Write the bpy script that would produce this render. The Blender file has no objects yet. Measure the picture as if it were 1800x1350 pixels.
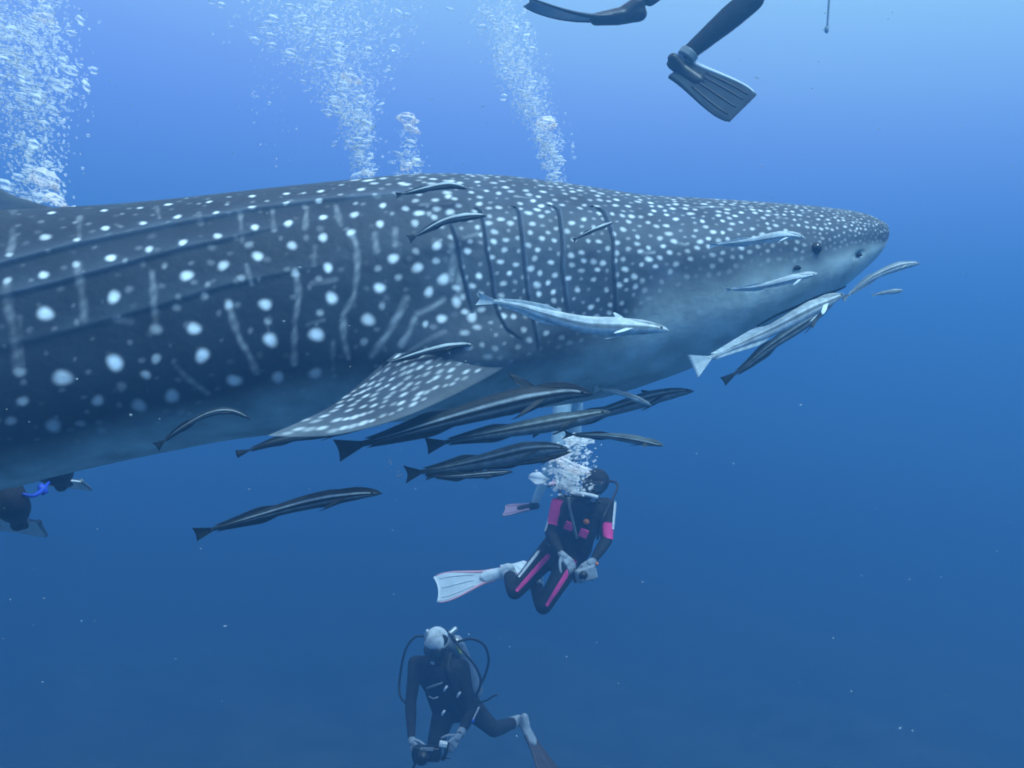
import bpy, bmesh, math, random
import numpy as np
from mathutils import Vector, Matrix

random.seed(7)
RNG = np.random.default_rng(7)
scene = bpy.context.scene
col = scene.collection
K = 0.5206                      # half width of the view at one metre

# ------------------------------------------------------------------ camera
cam_data = bpy.data.cameras.new('camera')
cam_data.sensor_width = 36.0
cam_data.lens = 18.0 / K
cam_data.clip_start = 0.05
cam_data.clip_end = 500.0
cam = bpy.data.objects.new('camera', cam_data)
cam.rotation_euler = (math.pi / 2, 0, 0)
col.objects.link(cam)
scene.camera = cam

# ------------------------------------------------------------------ water light (world)
SUN_ELEV, SUN_AZ = math.radians(58), math.radians(138)     # high sun to the right, behind the camera
world = bpy.data.worlds.new('World')
scene.world = world
world.use_nodes = True
wn, wl = world.node_tree.nodes, world.node_tree.links
wn.clear()
w_out = wn.new('ShaderNodeOutputWorld')
w_bg = wn.new('ShaderNodeBackground')
w_tc = wn.new('ShaderNodeTexCoord')
w_sep = wn.new('ShaderNodeSeparateXYZ')
w_map = wn.new('ShaderNodeMapRange')
w_map.inputs['From Min'].default_value = -1
w_map.inputs['From Max'].default_value = 1
w_ramp = wn.new('ShaderNodeValToRGB')
w_ramp.color_ramp.interpolation = 'B_SPLINE'
stops = [(0.00, (0.010, 0.060, 0.150)), (0.28, (0.013, 0.072, 0.190)), (0.42, (0.030, 0.125, 0.330)),
         (0.50, (0.075, 0.230, 0.620)), (0.58, (0.190, 0.345, 0.930)), (0.66, (0.300, 0.455, 1.080)),
         (0.80, (0.700, 1.400, 2.100)), (1.00, (1.100, 2.050, 2.700))]
cr = w_ramp.color_ramp
while len(cr.elements) < len(stops):
    cr.elements.new(0.5)
for e, (p, c) in zip(cr.elements, stops):
    e.position = p
    e.color = (*c, 1)
# the sky itself, seen through the round window overhead where light can pass the surface
w_sky = wn.new('ShaderNodeTexSky')
w_sky.sky_type = 'NISHITA'
w_sky.sun_disc = False
w_sky.sun_elevation = SUN_ELEV
w_sky.sun_rotation = SUN_AZ
w_win = wn.new('ShaderNodeMapRange')
w_win.interpolation_type = 'SMOOTHSTEP'
w_win.inputs['From Min'].default_value = 0.45
w_win.inputs['From Max'].default_value = 0.85
w_win.inputs['To Max'].default_value = 0.10
w_tint = wn.new('ShaderNodeMix'); w_tint.data_type = 'RGBA'; w_tint.blend_type = 'MULTIPLY'
w_tint.inputs['Factor'].default_value = 1.0
w_tint.inputs['B'].default_value = (0.20, 0.70, 1.0, 1)
w_scale = wn.new('ShaderNodeVectorMath'); w_scale.operation = 'SCALE'
w_add = wn.new('ShaderNodeVectorMath'); w_add.operation = 'ADD'
wl.new(w_tc.outputs['Generated'], w_sep.inputs[0])
w_dot = wn.new('ShaderNodeVectorMath'); w_dot.operation = 'DOT_PRODUCT'     # a little brighter towards the sun's side
w_dot.inputs[1].default_value = (0.14, 0.0, 1.0)
wl.new(w_tc.outputs['Generated'], w_dot.inputs[0])
wl.new(w_dot.outputs['Value'], w_map.inputs['Value'])
wl.new(w_map.outputs[0], w_ramp.inputs[0])
wl.new(w_sep.outputs['Z'], w_win.inputs['Value'])
wl.new(w_sky.outputs[0], w_tint.inputs['A'])
wl.new(w_tint.outputs['Result'], w_scale.inputs[0])
wl.new(w_win.outputs[0], w_scale.inputs['Scale'])
wl.new(w_ramp.outputs[0], w_add.inputs[0])
wl.new(w_scale.outputs[0], w_add.inputs[1])
wl.new(w_add.outputs[0], w_bg.inputs['Color'])
wl.new(w_bg.outputs[0], w_out.inputs['Surface'])
w_bg.inputs['Strength'].default_value = 1.0

# ------------------------------------------------------------------ sun, softened by the surface above
sun_data = bpy.data.lights.new('sun', 'SUN')
sun_data.energy = 4.0
sun_data.angle = math.radians(20)
sun_data.color = (0.56, 0.88, 1.0)
sun = bpy.data.objects.new('sun', sun_data)
to_sun = Vector((math.cos(SUN_ELEV) * math.sin(SUN_AZ), math.cos(SUN_ELEV) * math.cos(SUN_AZ), math.sin(SUN_ELEV)))
sun.rotation_euler = to_sun.to_track_quat('Z', 'Y').to_euler()
sun.location = (0, 0, 20)
col.objects.link(sun)

# ------------------------------------------------------------------ exposure and render settings
scene.view_settings.view_transform = 'Standard'
scene.view_settings.look = 'None'
scene.view_settings.exposure = 0.35
scene.view_settings.gamma = 1.0
scene.view_settings.use_curve_mapping = False
cy = scene.cycles
cy.use_denoising = True
cy.max_bounces = 6
cy.diffuse_bounces = 2
cy.glossy_bounces = 2
cy.transmission_bounces = 4
cy.transparent_max_bounces = 12
cy.volume_bounces = 1
cy.filter_width = 1.9
cy.caustics_reflective = False
cy.caustics_refractive = False

# ------------------------------------------------------------------ helpers
def at(px, py, d):
    """point d metres in front of the camera, measured on the photograph (1800 x 1350)"""
    return Vector(((px - 900) / 900 * K * d, d, (675 - py) / 900 * K * d))

def empty(name, loc=(0, 0, 0)):
    o = bpy.data.objects.new(name, None)
    o.location = loc
    o.empty_display_size = 0.1
    col.objects.link(o)
    return o

def tag(o, label=None, cat=None, group=None, kind=None):
    if label: o['label'] = label
    if cat: o['category'] = cat
    if group: o['group'] = group
    if kind: o['kind'] = kind
    return o

def link_mesh(name, me, mat, parent=None, smooth=True):
    o = bpy.data.objects.new(name, me)
    col.objects.link(o)
    if mat is not None:
        me.materials.append(mat)
    if smooth:
        me.polygons.foreach_set('use_smooth', np.ones(len(me.polygons), dtype=bool))
    if parent is not None:
        o.parent = parent
    return o

def mesh_from(name, verts, faces, mat, parent=None, smooth=True, colors=None):
    """verts are in world space; a parented mesh is moved into its parent's frame"""
    me = bpy.data.meshes.new(name)
    v = np.asarray(verts, dtype=float).reshape(-1, 3)
    if parent is not None:
        inv = np.array(ROOTS[parent.name])
        v = v @ inv[:3, :3].T + inv[:3, 3]
    me.from_pydata(v.tolist(), [], faces if isinstance(faces, list) else faces.tolist())
    if colors is not None:
        a = me.color_attributes.new('tint', 'FLOAT_COLOR', 'POINT')
        c = np.ones((len(v), 4)); c[:, :3] = colors
        a.data.foreach_set('color', c.ravel())
    me.validate()
    me.update()
    return link_mesh(name, me, mat, parent, smooth)

ROOTS = {}
def thing(name, loc, label, cat, group=None, rot=0.0, parent=None):
    """an Empty at the thing's base; parts given in world space are brought into its frame"""
    o = empty(name, loc)
    o.rotation_euler = (0, 0, rot)
    m = Matrix.Translation(loc) @ Matrix.Rotation(rot, 4, 'Z')
    ROOTS[o.name] = np.array(m.inverted())
    tag(o, label, cat, group)
    return o

def sub_of(o, root):
    """let o (a part) take sub-parts given in world space"""
    ROOTS[o.name] = ROOTS[root.name]
    return o

def grid_faces(nu, nv, wrap_v=False, flip=False):
    i = np.arange(nu - 1)[:, None]
    j = np.arange(nv if wrap_v else nv - 1)[None, :]
    j2 = (j + 1) % nv
    a = i * nv + j; b = (i + 1) * nv + j; c = (i + 1) * nv + j2; d = i * nv + j2
    f = np.stack([a, b, c, d], -1).reshape(-1, 4)
    return f[:, ::-1] if flip else f

def sstep(e0, e1, x):
    t = np.clip((x - e0) / (e1 - e0), 0, 1)
    return t * t * (3 - 2 * t)

def catmull(pts, n):
    """n points evenly spread along a smooth curve through pts (any dimension)"""
    p = np.asarray(pts, float)
    q = np.vstack([2 * p[0] - p[1], p, 2 * p[-1] - p[-2]])
    out = []
    for k in range(len(p) - 1):
        p0, p1, p2, p3 = q[k:k + 4]
        for t in np.linspace(0, 1, 24, endpoint=False):
            out.append(0.5 * ((2 * p1) + (-p0 + p2) * t + (2 * p0 - 5 * p1 + 4 * p2 - p3) * t * t + (-p0 + 3 * p1 - 3 * p2 + p3) * t ** 3))
    out.append(p[-1])
    out = np.array(out)
    L = np.r_[0, np.cumsum(np.linalg.norm(np.diff(out[:, :3], axis=0), axis=1))]
    u = np.linspace(0, L[-1], n)
    return np.stack([np.interp(u, L, out[:, k]) for k in range(out.shape[1])], 1)

# ------------------------------------------------------------------ materials
def new_mat(name):
    m = bpy.data.materials.new(name)
    m.use_nodes = True
    return m, m.node_tree.nodes, m.node_tree.links, m.node_tree.nodes['Principled BSDF']

def make_mat(name, base, rough=0.55, spec=0.35, var=0.25, scale=9.0, bump=0.15, bump_scale=60.0, attr=False, alpha=1.0, metallic=0.0,
             sss=0.0, coat=0.0, trans=0.0):
    m, n, l, b = new_mat(name)
    tc = n.new('ShaderNodeTexCoord')
    no = n.new('ShaderNodeTexNoise'); no.inputs['Scale'].default_value = scale; no.inputs['Detail'].default_value = 5
    l.new(tc.outputs['Object'], no.inputs['Vector'])
    mr = n.new('ShaderNodeMapRange')
    mr.inputs['From Min'].default_value = 0.3; mr.inputs['From Max'].default_value = 0.7
    mr.inputs['To Min'].default_value = 1 - var; mr.inputs['To Max'].default_value = 1 + var
    l.new(no.outputs['Fac'], mr.inputs['Value'])
    sc_ = n.new('ShaderNodeVectorMath'); sc_.operation = 'SCALE'
    if attr:
        at_ = n.new('ShaderNodeAttribute'); at_.attribute_name = 'tint'
        l.new(at_.outputs['Color'], sc_.inputs[0])
    else:
        sc_.inputs[0].default_value = base
    l.new(mr.outputs[0], sc_.inputs['Scale'])
    l.new(sc_.outputs[0], b.inputs['Base Color'])
    b.inputs['Roughness'].default_value = rough
    b.inputs['Specular IOR Level'].default_value = spec
    b.inputs['Metallic'].default_value = metallic
    b.inputs['Alpha'].default_value = alpha
    b.inputs['Coat Weight'].default_value = coat
    b.inputs['Transmission Weight'].default_value = trans
    if bump:
        nb = n.new('ShaderNodeTexNoise'); nb.inputs['Scale'].default_value = bump_scale; nb.inputs['Detail'].default_value = 3
        l.new(tc.outputs['Object'], nb.inputs['Vector'])
        bp = n.new('ShaderNodeBump'); bp.inputs['Strength'].default_value = bump; bp.inputs['Distance'].default_value = 0.01
        l.new(nb.outputs['Fac'], bp.inputs['Height'])
        l.new(bp.outputs[0], b.inputs['Normal'])
    return m
# ------------------------------------------------------------------ the whale shark: its shape
# local frame: x from the snout towards the tail, y towards the side that faces the camera, z up
SH_O = np.array([(1534.0 - 900) / 900 * K * 5.05, 5.05, 0.0])
_l = np.array([-K * 4.30, 4.30, 0.0])
SH_A = (_l - SH_O) / np.linalg.norm(_l - SH_O)
SH_N = np.array([-SH_A[1], SH_A[0], 0.0])

def to_local(p):
    q = np.asarray(p, float) - SH_O
    return np.stack([q @ SH_A, q @ SH_N, q[..., 2]], -1)

def to_world(p):
    p = np.asarray(p, float)
    return SH_O + p[..., :1] * SH_A + p[..., 1:2] * SH_N + p[..., 2:3] * np.array([0, 0, 1.0])

def median(px, py):
    d = np.array([(px - 900) / 900 * K, 1.0, (675 - py) / 900 * K])
    p = d * ((SH_O @ SH_N) / (d @ SH_N))
    q = p - SH_O
    return q @ SH_A, p[2]

_top = [(1534.0, 410), (1531.6, 402.5), (1524.5, 396.5), (1508.4, 389.5), (1466.8, 377.4), (1395.9, 368.6), (1300.0, 361.3), (1200.0, 354.8), (1120.0, 350.3), (1060.0, 342.0), (1000.0, 332.5), (930.0, 322.9), (860.0, 315.2), (800.0, 312.9), (740.0, 312.5), (680.0, 316.3), (600.0, 324.2), (500.0, 334.4), (400.0, 345.5), (300.0, 356.1), (200.0, 364.6), (120.0, 369.0), (60.0, 371.7), (0.0, 374.4)]
_bot = [(1534.0, 412), (1532.4, 416.0), (1526.9, 426.5), (1516.5, 445.9), (1500.3, 471.0), (1479.5, 489.5), (1449.6, 514.6), (1395.9, 551.9), (1329.6, 587.9), (1250.0, 628.5), (1150.0, 668.7), (1050.0, 700.0), (950.0, 716.8), (850.0, 728.1), (700.0, 741.1), (560.0, 755.0), (420.0, 770.9), (300.0, 792.8), (200.0, 813.7), (100.0, 836.7), (0.0, 860.1)]
_T = np.array([median(*p) for p in _top]); _B = np.array([median(*p) for p in _bot])
_T = np.vstack([_T, [[5.0, .70], [5.8, .57], [6.6, .43], [7.4, .31], [8.0, .24], [8.6, .22]]])
_B = np.vstack([_B, [[5.0, -.43], [5.8, -.30], [6.6, -.14], [7.4, -.01], [8.0, .05], [8.6, .09]]])
_T[0, 0] = _B[0, 0] = 0.0
_W = np.array([(0, .01), (.012, .12), (.03, .19), (.08, .28), (.2, .39), (.4, .48), (.7, .55), (1.2, .61), (2, .63), (3, .62), (4.3, .57), (5, .5), (5.8, .39), (6.6, .26),
               (7.4, .14), (8.0, .085), (8.6, .04)])

def smooth_interp(tab, s):
    """monotone cubic interpolation of a table"""
    x, y = tab[:, 0], tab[:, 1]
    h = np.diff(x); dl = np.diff(y) / h
    m = np.zeros_like(y)
    for k in range(1, len(x) - 1):
        if dl[k - 1] * dl[k] > 0:
            w1, w2 = 2 * h[k] + h[k - 1], h[k] + 2 * h[k - 1]
            m[k] = (w1 + w2) / (w1 / dl[k - 1] + w2 / dl[k])
    m[0], m[-1] = dl[0], dl[-1]
    k = np.clip(np.searchsorted(x, s) - 1, 0, len(h) - 1)
    t = (s - x[k]) / h[k]
    return ((1 + 2 * t) * (1 - t) ** 2 * y[k] + t * (1 - t) ** 2 * h[k] * m[k] + t * t * (3 - 2 * t) * y[k + 1] + t * t * (t - 1) * h[k] * m[k + 1])

def base_skin(s, th):
    """skin at station s (m from the snout), angle th from the back (0) round to the belly (pi), near side"""
    s = np.asarray(s, float); th = np.asarray(th, float)
    zt, zb, w = smooth_interp(_T, s), smooth_interp(_B, s), smooth_interp(_W, s)
    f = 0.50 + 0.06 * sstep(1.2, 3.0, s)
    zc = zt + (zb - zt) * f
    c, si = np.cos(th), np.sin(th)
    e = 0.86
    cz = np.sign(c) * np.abs(c) ** e
    z = np.where(c >= 0, zc + (zt - zc) * cz, zc - (zb - zc) * cz)
    y = w * np.abs(si) ** 0.92
    return np.stack([np.broadcast_to(s, y.shape), y, z], -1)
# markings and features of the shark as (station, angle) on its skin
SPOTS = [(4.051, 0.201, 0.0145, 0.45),(3.872, 0.472, 0.0188, 0.9),(3.662, 0.504, 0.0165, 0.9),(3.519, 0.523, 0.0142, 0.8),(3.407, 0.51, 0.0167, 0.95),(3.238, 0.56, 0.0143, 0.9),(3.345, 0.359, 0.0122, 0.4),(3.064, 0.541, 0.0169, 0.95),(3.161, 0.491, 0.0121, 0.4),(2.921, 0.573, 0.0145, 0.85),(2.849, 0.598, 0.0121, 0.5),(2.778, 0.598, 0.017, 0.95),(3.054, 0.768, 0.0165, 0.9),(2.916, 0.762, 0.0142, 0.9),(2.783, 0.774, 0.0143, 0.9),(3.852, 0.837, 0.0226, 0.75),(3.724, 0.907, 0.0158, 0.8),(3.627, 0.8, 0.0183, 0.95),(3.483, 0.793, 0.0161, 0.85),(3.35, 0.762, 0.0186, 0.95),(3.197, 0.781, 0.0163, 0.9),(2.906, 0.97, 0.0186, 0.9),(2.767, 0.944, 0.0164, 0.9),(3.754, 0.68, 0.0138, 0.3),(3.969, 0.982, 0.0156, 0.6),(3.964, 1.171, 0.0176, 0.7),(3.831, 1.158, 0.0199, 0.95),(3.714, 1.108, 0.0178, 0.6),(3.586, 1.089, 0.0202, 1.0),(3.443, 1.058, 0.0181, 0.85),(3.315, 1.039, 0.0182, 1.0),(3.182, 1.02, 0.0183, 0.9),(3.038, 0.976, 0.0185, 0.9),(3.816, 1.398, 0.0306, 1.0),(3.565, 1.354, 0.0265, 1.0),(3.294, 1.284, 0.0247, 1.0),(3.156, 1.247, 0.0226, 0.75),(3.023, 1.209, 0.0227, 1.0),(2.89, 1.158, 0.0206, 0.85),(2.767, 1.121, 0.0208, 0.95),(2.747, 1.341, 0.0206, 0.95),(2.875, 1.354, 0.0182, 0.6),(2.992, 1.511, 0.0248, 0.95),(3.131, 1.492, 0.0202, 0.6),(3.264, 1.574, 0.0268, 0.95),(3.407, 1.555, 0.0244, 0.5),(3.56, 1.706, 0.0331, 1.0),(3.754, 1.75, 0.0351, 0.85),(3.233, 1.757, 0.0291, 1.0),(3.407, 1.725, 0.02, 0.6),(2.972, 1.706, 0.0294, 0.95),(2.732, 1.517, 0.0251, 1.0),(2.793, 1.706, 0.0296, 1.0),(3.448, 1.832, 0.02, 0.6),(3.908, 1.662, 0.024, 0.4),(3.115, 2.002, 0.0296, 0.55),(2.946, 2.021, 0.0275, 0.45),(2.798, 2.021, 0.0277, 0.45),(3.903, 1.87, 0.0219, 0.5),(3.806, 2.128, 0.0335, 0.4),(3.632, 1.977, 0.0245, 0.45),(3.483, 2.09, 0.0316, 0.4),(3.356, 2.059, 0.0316, 0.5),(3.954, 2.008, 0.022, 0.3),(3.637, 2.279, 0.0228, 0.2),(3.708, 2.159, 0.0202, 0.25),(3.33, 2.241, 0.0184, 0.15),(3.54, 1.895, 0.0222, 0.2),(2.64, 0.951, 0.0188, 0.75),(2.537, 1.064, 0.0187, 0.95),(2.522, 0.888, 0.0166, 0.8),(2.43, 0.944, 0.0166, 0.9),(2.655, 1.108, 0.0186, 0.85),(2.486, 1.335, 0.0231, 1.0),(2.307, 1.278, 0.021, 0.95),(2.389, 1.41, 0.0232, 1.0),(2.542, 1.498, 0.023, 1.0),(2.588, 1.649, 0.0275, 0.95),(2.343, 1.549, 0.0209, 0.75),(2.282, 1.492, 0.0256, 0.75),(2.23, 1.605, 0.0233, 0.8),(2.169, 1.706, 0.0234, 0.85),(2.292, 1.7, 0.0209, 0.9),(2.358, 1.725, 0.0139, 0.6),(2.394, 1.089, 0.0188, 0.6),(2.394, 1.303, 0.0163, 0.45),(2.466, 1.454, 0.0162, 0.45),(2.548, 1.385, 0.0161, 0.4),(2.532, 1.58, 0.0161, 0.35),(2.246, 1.007, 0.019, 0.9),(2.246, 0.837, 0.0169, 0.85),(2.435, 0.598, 0.0172, 0.85),(2.22, 0.592, 0.0174, 0.8),(2.312, 1.379, 0.0163, 0.5),(2.604, 1.801, 0.0184, 0.3),(2.691, 0.491, 0.0148, 0.5),(2.696, 0.711, 0.012, 0.5),(2.609, 0.648, 0.017, 0.9),(2.338, 0.611, 0.0123, 0.5),(2.553, 0.768, 0.012, 0.4),(2.634, 0.831, 0.0119, 0.4),(2.486, 0.982, 0.0118, 0.3),(2.338, 0.938, 0.0119, 0.35),(2.333, 1.014, 0.0142, 0.4),(2.783, 1.404, 0.016, 0.3),(3.059, 1.114, 0.0183, 0.3),(3.085, 1.347, 0.018, 0.35),(3.223, 1.423, 0.0157, 0.3),(3.33, 1.467, 0.0178, 0.2),(2.982, 1.587, 0.0158, 0.35),(2.778, 1.574, 0.0159, 0.35),(3.212, 1.36, 0.0135, 0.3),(3.381, 1.196, 0.0135, 0.3),(3.529, 1.127, 0.0134, 0.25),(3.161, 0.655, 0.0118, 0.4),(2.998, 0.68, 0.0119, 0.4),(3.279, 0.573, 0.0119, 0.3),(3.478, 0.252, 0.0123, 0.3),(3.581, 0.611, 0.0117, 0.3)]
STRIPES = [([(2.655, 1.108), (2.634, 1.209), (2.629, 1.328), (2.634, 1.442), (2.645, 1.524), (2.686, 1.599), (2.686, 1.738), (2.665, 1.92)], 0.0103, 0.5), ([(2.435, 1.568), (2.491, 1.719), (2.573, 1.914)], 0.0127, 0.55), ([(2.389, 1.649), (2.333, 1.624), (2.282, 1.587)], 0.0116, 0.5), ([(2.875, 1.335), (2.86, 1.486), (2.875, 1.587), (2.88, 1.738), (2.88, 1.914)], 0.0102, 0.42), ([(3.136, 1.473), (3.115, 1.568), (3.085, 1.694), (3.049, 1.826), (3.028, 1.952)], 0.0113, 0.5), ([(3.33, 1.813), (3.284, 1.939), (3.223, 2.078)], 0.0113, 0.3), ([(3.427, 1.228), (3.417, 1.347), (3.412, 1.448), (3.407, 1.549)], 0.0111, 0.42), ([(3.708, 1.108), (3.693, 1.247), (3.673, 1.391), (3.673, 1.454)], 0.0133, 0.38), ([(3.964, 1.19), (3.959, 1.297), (3.928, 1.461), (3.923, 1.517), (3.913, 1.649)], 0.0153, 0.33), ([(4.041, 0.321), (3.974, 0.825), (3.969, 0.982)], 0.0114, 0.35), ([(3.269, 0.737), (3.253, 0.875)], 0.0093, 0.4), ([(3.453, 0.516), (3.422, 0.749)], 0.0082, 0.3), ([(2.972, 0.818), (2.962, 1.014)], 0.0093, 0.42), ([(2.834, 0.85), (2.839, 1.033)], 0.0093, 0.38), ([(2.716, 0.831), (2.696, 1.033)], 0.0094, 0.4), ([(3.1, 0.818), (3.085, 1.083)], 0.0092, 0.35), ([(3.064, 1.272), (3.044, 1.391)], 0.009, 0.45), ([(2.987, 1.574), (2.977, 1.656)], 0.0068, 0.3), ([(2.798, 1.19), (2.803, 1.31)], 0.0092, 0.3), ([(2.558, 1.14), (2.553, 1.265)], 0.0104, 0.4), ([(2.476, 1.121), (2.476, 1.24)], 0.0105, 0.4), ([(2.246, 1.278), (2.241, 1.391), (2.251, 1.492)], 0.0128, 0.4), ([(2.215, 1.467), (2.215, 1.568)], 0.014, 0.4), ([(2.399, 1.681), (2.43, 1.782), (2.456, 1.851)], 0.0116, 0.5), ([(2.195, 1.24), (2.133, 1.209)], 0.0094, 0.35), ([(2.829, 1.631), (2.762, 1.612)], 0.008, 0.3), ([(3.908, 1.404), (3.903, 1.618)], 0.0109, 0.25), ([(3.591, 0.762), (3.565, 0.806)], 0.0092, 0.4), ([(3.749, 0.586), (3.719, 0.881)], 0.0092, 0.3), ([(3.555, 1.48), (3.499, 1.505)], 0.011, 0.2), ([(2.727, 1.769), (2.727, 2.008)], 0.0092, 0.2), ([(2.808, 1.423), (2.716, 1.417)], 0.0091, 0.25), ([(2.363, 0.919), (2.22, 0.925)], 0.0096, 0.35), ([(2.282, 1.782), (2.374, 1.851), (2.466, 1.945)], 0.007, 0.25), ([(1.203, 0.787), (1.018, 0.755), (0.865, 0.774)], 0.0031, 0.45), ([(0.845, 0.831), (0.778, 0.875), (0.717, 1.014)], 0.0034, 0.5), ([(1.29, 1.247), (1.228, 1.291)], 0.0061, 0.5), ([(1.433, 1.36), (1.376, 1.354)], 0.0061, 0.45), ([(1.571, 0.478), (1.678, 0.68)], 0.0038, 0.4), ([(1.959, 0.837), (1.883, 0.844)], 0.0049, 0.45), ([(2.159, 0.718), (2.087, 0.749)], 0.0049, 0.4)]
RIDGES = [[(2.261, 0.774), (2.456, 0.768), (2.788, 0.762), (3.064, 0.787), (3.217, 0.825), (3.371, 0.85), (3.545, 0.894), (3.714, 0.938), (3.877, 1.001), (4.0, 1.045)], [(2.783, 0.957), (2.987, 0.995), (3.187, 1.058), (3.32, 1.077), (3.468, 1.121), (3.616, 1.165), (3.78, 1.215), (3.985, 1.259)], [(2.696, 1.31), (2.916, 1.335), (3.136, 1.372), (3.269, 1.404), (3.396, 1.435), (3.535, 1.461), (3.668, 1.486), (3.826, 1.511), (3.979, 1.524)]]
GILLS = [[(1.632, 0.894), (1.601, 0.9), (1.576, 0.963), (1.566, 1.102), (1.555, 1.24), (1.561, 1.435), (1.555, 1.574), (1.55, 1.788)], [(1.821, 0.919), (1.796, 0.932), (1.78, 0.988), (1.78, 1.127), (1.78, 1.297), (1.786, 1.473), (1.77, 1.637), (1.76, 1.738)], [(1.98, 0.963), (1.959, 0.976), (1.954, 1.039), (1.954, 1.14), (1.949, 1.322), (1.944, 1.467), (1.934, 1.593), (1.919, 1.7), (1.888, 1.952)], [(2.138, 0.976), (2.118, 1.001), (2.108, 1.158), (2.103, 1.328), (2.087, 1.454), (2.077, 1.574), (2.057, 1.7), (2.026, 1.801), (1.965, 1.876)], [(2.246, 1.121), (2.22, 1.278), (2.21, 1.423), (2.19, 1.536), (2.164, 1.668)]]
BELLY_LINE = [(0.129, 1.738), (0.243, 1.599), (0.374, 1.524), (0.543, 1.542), (0.696, 1.568), (0.896, 1.536), (1.146, 1.561), (1.3, 1.587), (1.428, 1.687), (1.55, 1.87), (1.745, 1.958), (1.99, 1.996), (2.323, 2.008), (2.604, 2.04), (2.783, 2.071), (3.1, 2.153), (3.478, 2.222), (3.806, 2.292), (4.02, 2.304)]
MOUTH = [(0.834, 2.279), (0.742, 2.229), (0.635, 2.241), (0.512, 2.235), (0.389, 2.367), (0.295, 2.55)]
EYE = (0.594, 1.505)
NOSTRIL = (0.333, 1.731)
SPIRACLE = (0.691, 1.656)
# ------------------------------------------------------------------ the setting: seabed and the water itself
def build_seabed():
    n = 220
    u = np.linspace(-1, 1, n)
    ax = np.sign(u) * (np.abs(u) ** 1.7) * 95
    X, Y = np.meshgrid(ax, ax + 20, indexing='ij')
    Z = -13.5 + 0.5 * np.sin(X * .31 + 1) * np.cos(Y * .27) + 0.35 * np.sin(X * .83 + Y * .41) + .22 * np.sin(X * 1.9 - Y * 1.3) * np.sin(Y * 2.1)
    rr = np.random.default_rng(3)
    for _ in range(90):
        cx, cy_, h, r = rr.uniform(-18, 18), rr.uniform(3, 34), rr.uniform(.2, 1.0), rr.uniform(.5, 1.8)
        Z += 1.0 * h * np.exp(-(((X - cx) ** 2 + (Y - cy_) ** 2) / r ** 2))
    m = make_mat('sand_and_reef', (.20, .25, .21), rough=.95, spec=.1, var=.3, scale=.6, bump=.6, bump_scale=6)
    o = mesh_from('seabed', np.stack([X, Y, Z], -1).reshape(-1, 3), grid_faces(n, n), m)
    tag(o, 'dim sandy seabed far below, almost lost in blue water', 'seabed', kind='structure')
build_seabed()

def build_haze():
    x0, x1, y0, y1, z0, z1 = -110, 110, -90, 130, -16.5, 5.2
    v = [(x, y, z) for x in (x0, x1) for y in (y0, y1) for z in (z0, z1)]
    f = [[0, 1, 3, 2], [4, 6, 7, 5], [0, 4, 5, 1], [2, 3, 7, 6], [0, 2, 6, 4], [1, 5, 7, 3]]
    o = mesh_from('haze', v, f, None, smooth=False)
    m = bpy.data.materials.new('blue_water'); m.use_nodes = True
    nd, lk = m.node_tree.nodes, m.node_tree.links
    nd.clear()
    out = nd.new('ShaderNodeOutputMaterial')
    pv = nd.new('ShaderNodeVolumePrincipled')
    pv.inputs['Color'].default_value = (0.128, 0.372, 0.735, 1)
    pv.inputs['Absorption Color'].default_value = (0, 0, 0, 1)
    pv.inputs['Density'].default_value = 0.063
    pv.inputs['Anisotropy'].default_value = 0.50
    lk.new(pv.outputs[0], out.inputs['Volume'])
    o.data.materials.append(m)
    tag(o, 'clear blue sea water filling the whole view', 'water', kind='stuff')
build_haze()
# ------------------------------------------------------------------ the whale shark: its skin
shark_rot = math.atan2(SH_A[1], SH_A[0])
shark = thing('whale_shark', tuple(SH_O), 'huge dark whale shark with white spots and stripes swimming across the view', 'whale shark', rot=shark_rot)
M_SKIN = make_mat('shark_skin', (1, 1, 1), rough=.55, spec=.3, var=.30, scale=7, bump=.35, bump_scale=26, attr=True)
M_DARK = make_mat('dark_slit', (.012, .016, .02), rough=.7, spec=.2, var=.2, bump=0)
M_EYE = make_mat('shark_eye', (.006, .008, .012), rough=.12, spec=.6, var=.1, bump=0)
DARKSKIN, PALE, BELLYC = np.array((.019, .026, .034)), np.array((.90, .95, .95)), np.array((.47, .55, .53))
RIDGE_T = [np.array(r) for r in RIDGES]
GILL_T = [np.array(g) for g in GILLS]
BELLY_T = np.array(BELLY_LINE)

def ridge_relief(s, th):
    out = np.zeros(np.broadcast(s, th).shape)
    for k, r in enumerate(RIDGE_T):
        tr = np.interp(s, r[:, 0], r[:, 1])
        amp = (.017, .014, .009)[k] * sstep(r[0, 0] - .15, r[0, 0] + .55, s) * (1 - .6 * sstep(5, 8, s))
        d = (th - tr) * .5
        out += amp * np.where(d < 0, np.exp(-np.abs(d) / .035), np.exp(-(d / .010) ** 2))
    return out

def gill_relief(s, th):
    out = np.zeros(np.broadcast(s, th).shape)
    for k, g in enumerate(GILL_T):
        sg = np.interp(th, g[:, 1], g[:, 0])
        d = s - sg
        ends = sstep(g[0, 1] - .04, g[0, 1] + .05, th) * (1 - sstep(g[-1, 1] - .12, g[-1, 1] + .06, th))
        deep = .004 if k else .007
        step = sstep(-.003, .006, d)
        out += ends * ((1 - step) * .011 * np.exp(np.minimum(d, 0) / .13) - step * deep * np.exp(-np.maximum(d, 0) / .035))
    return out

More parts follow.
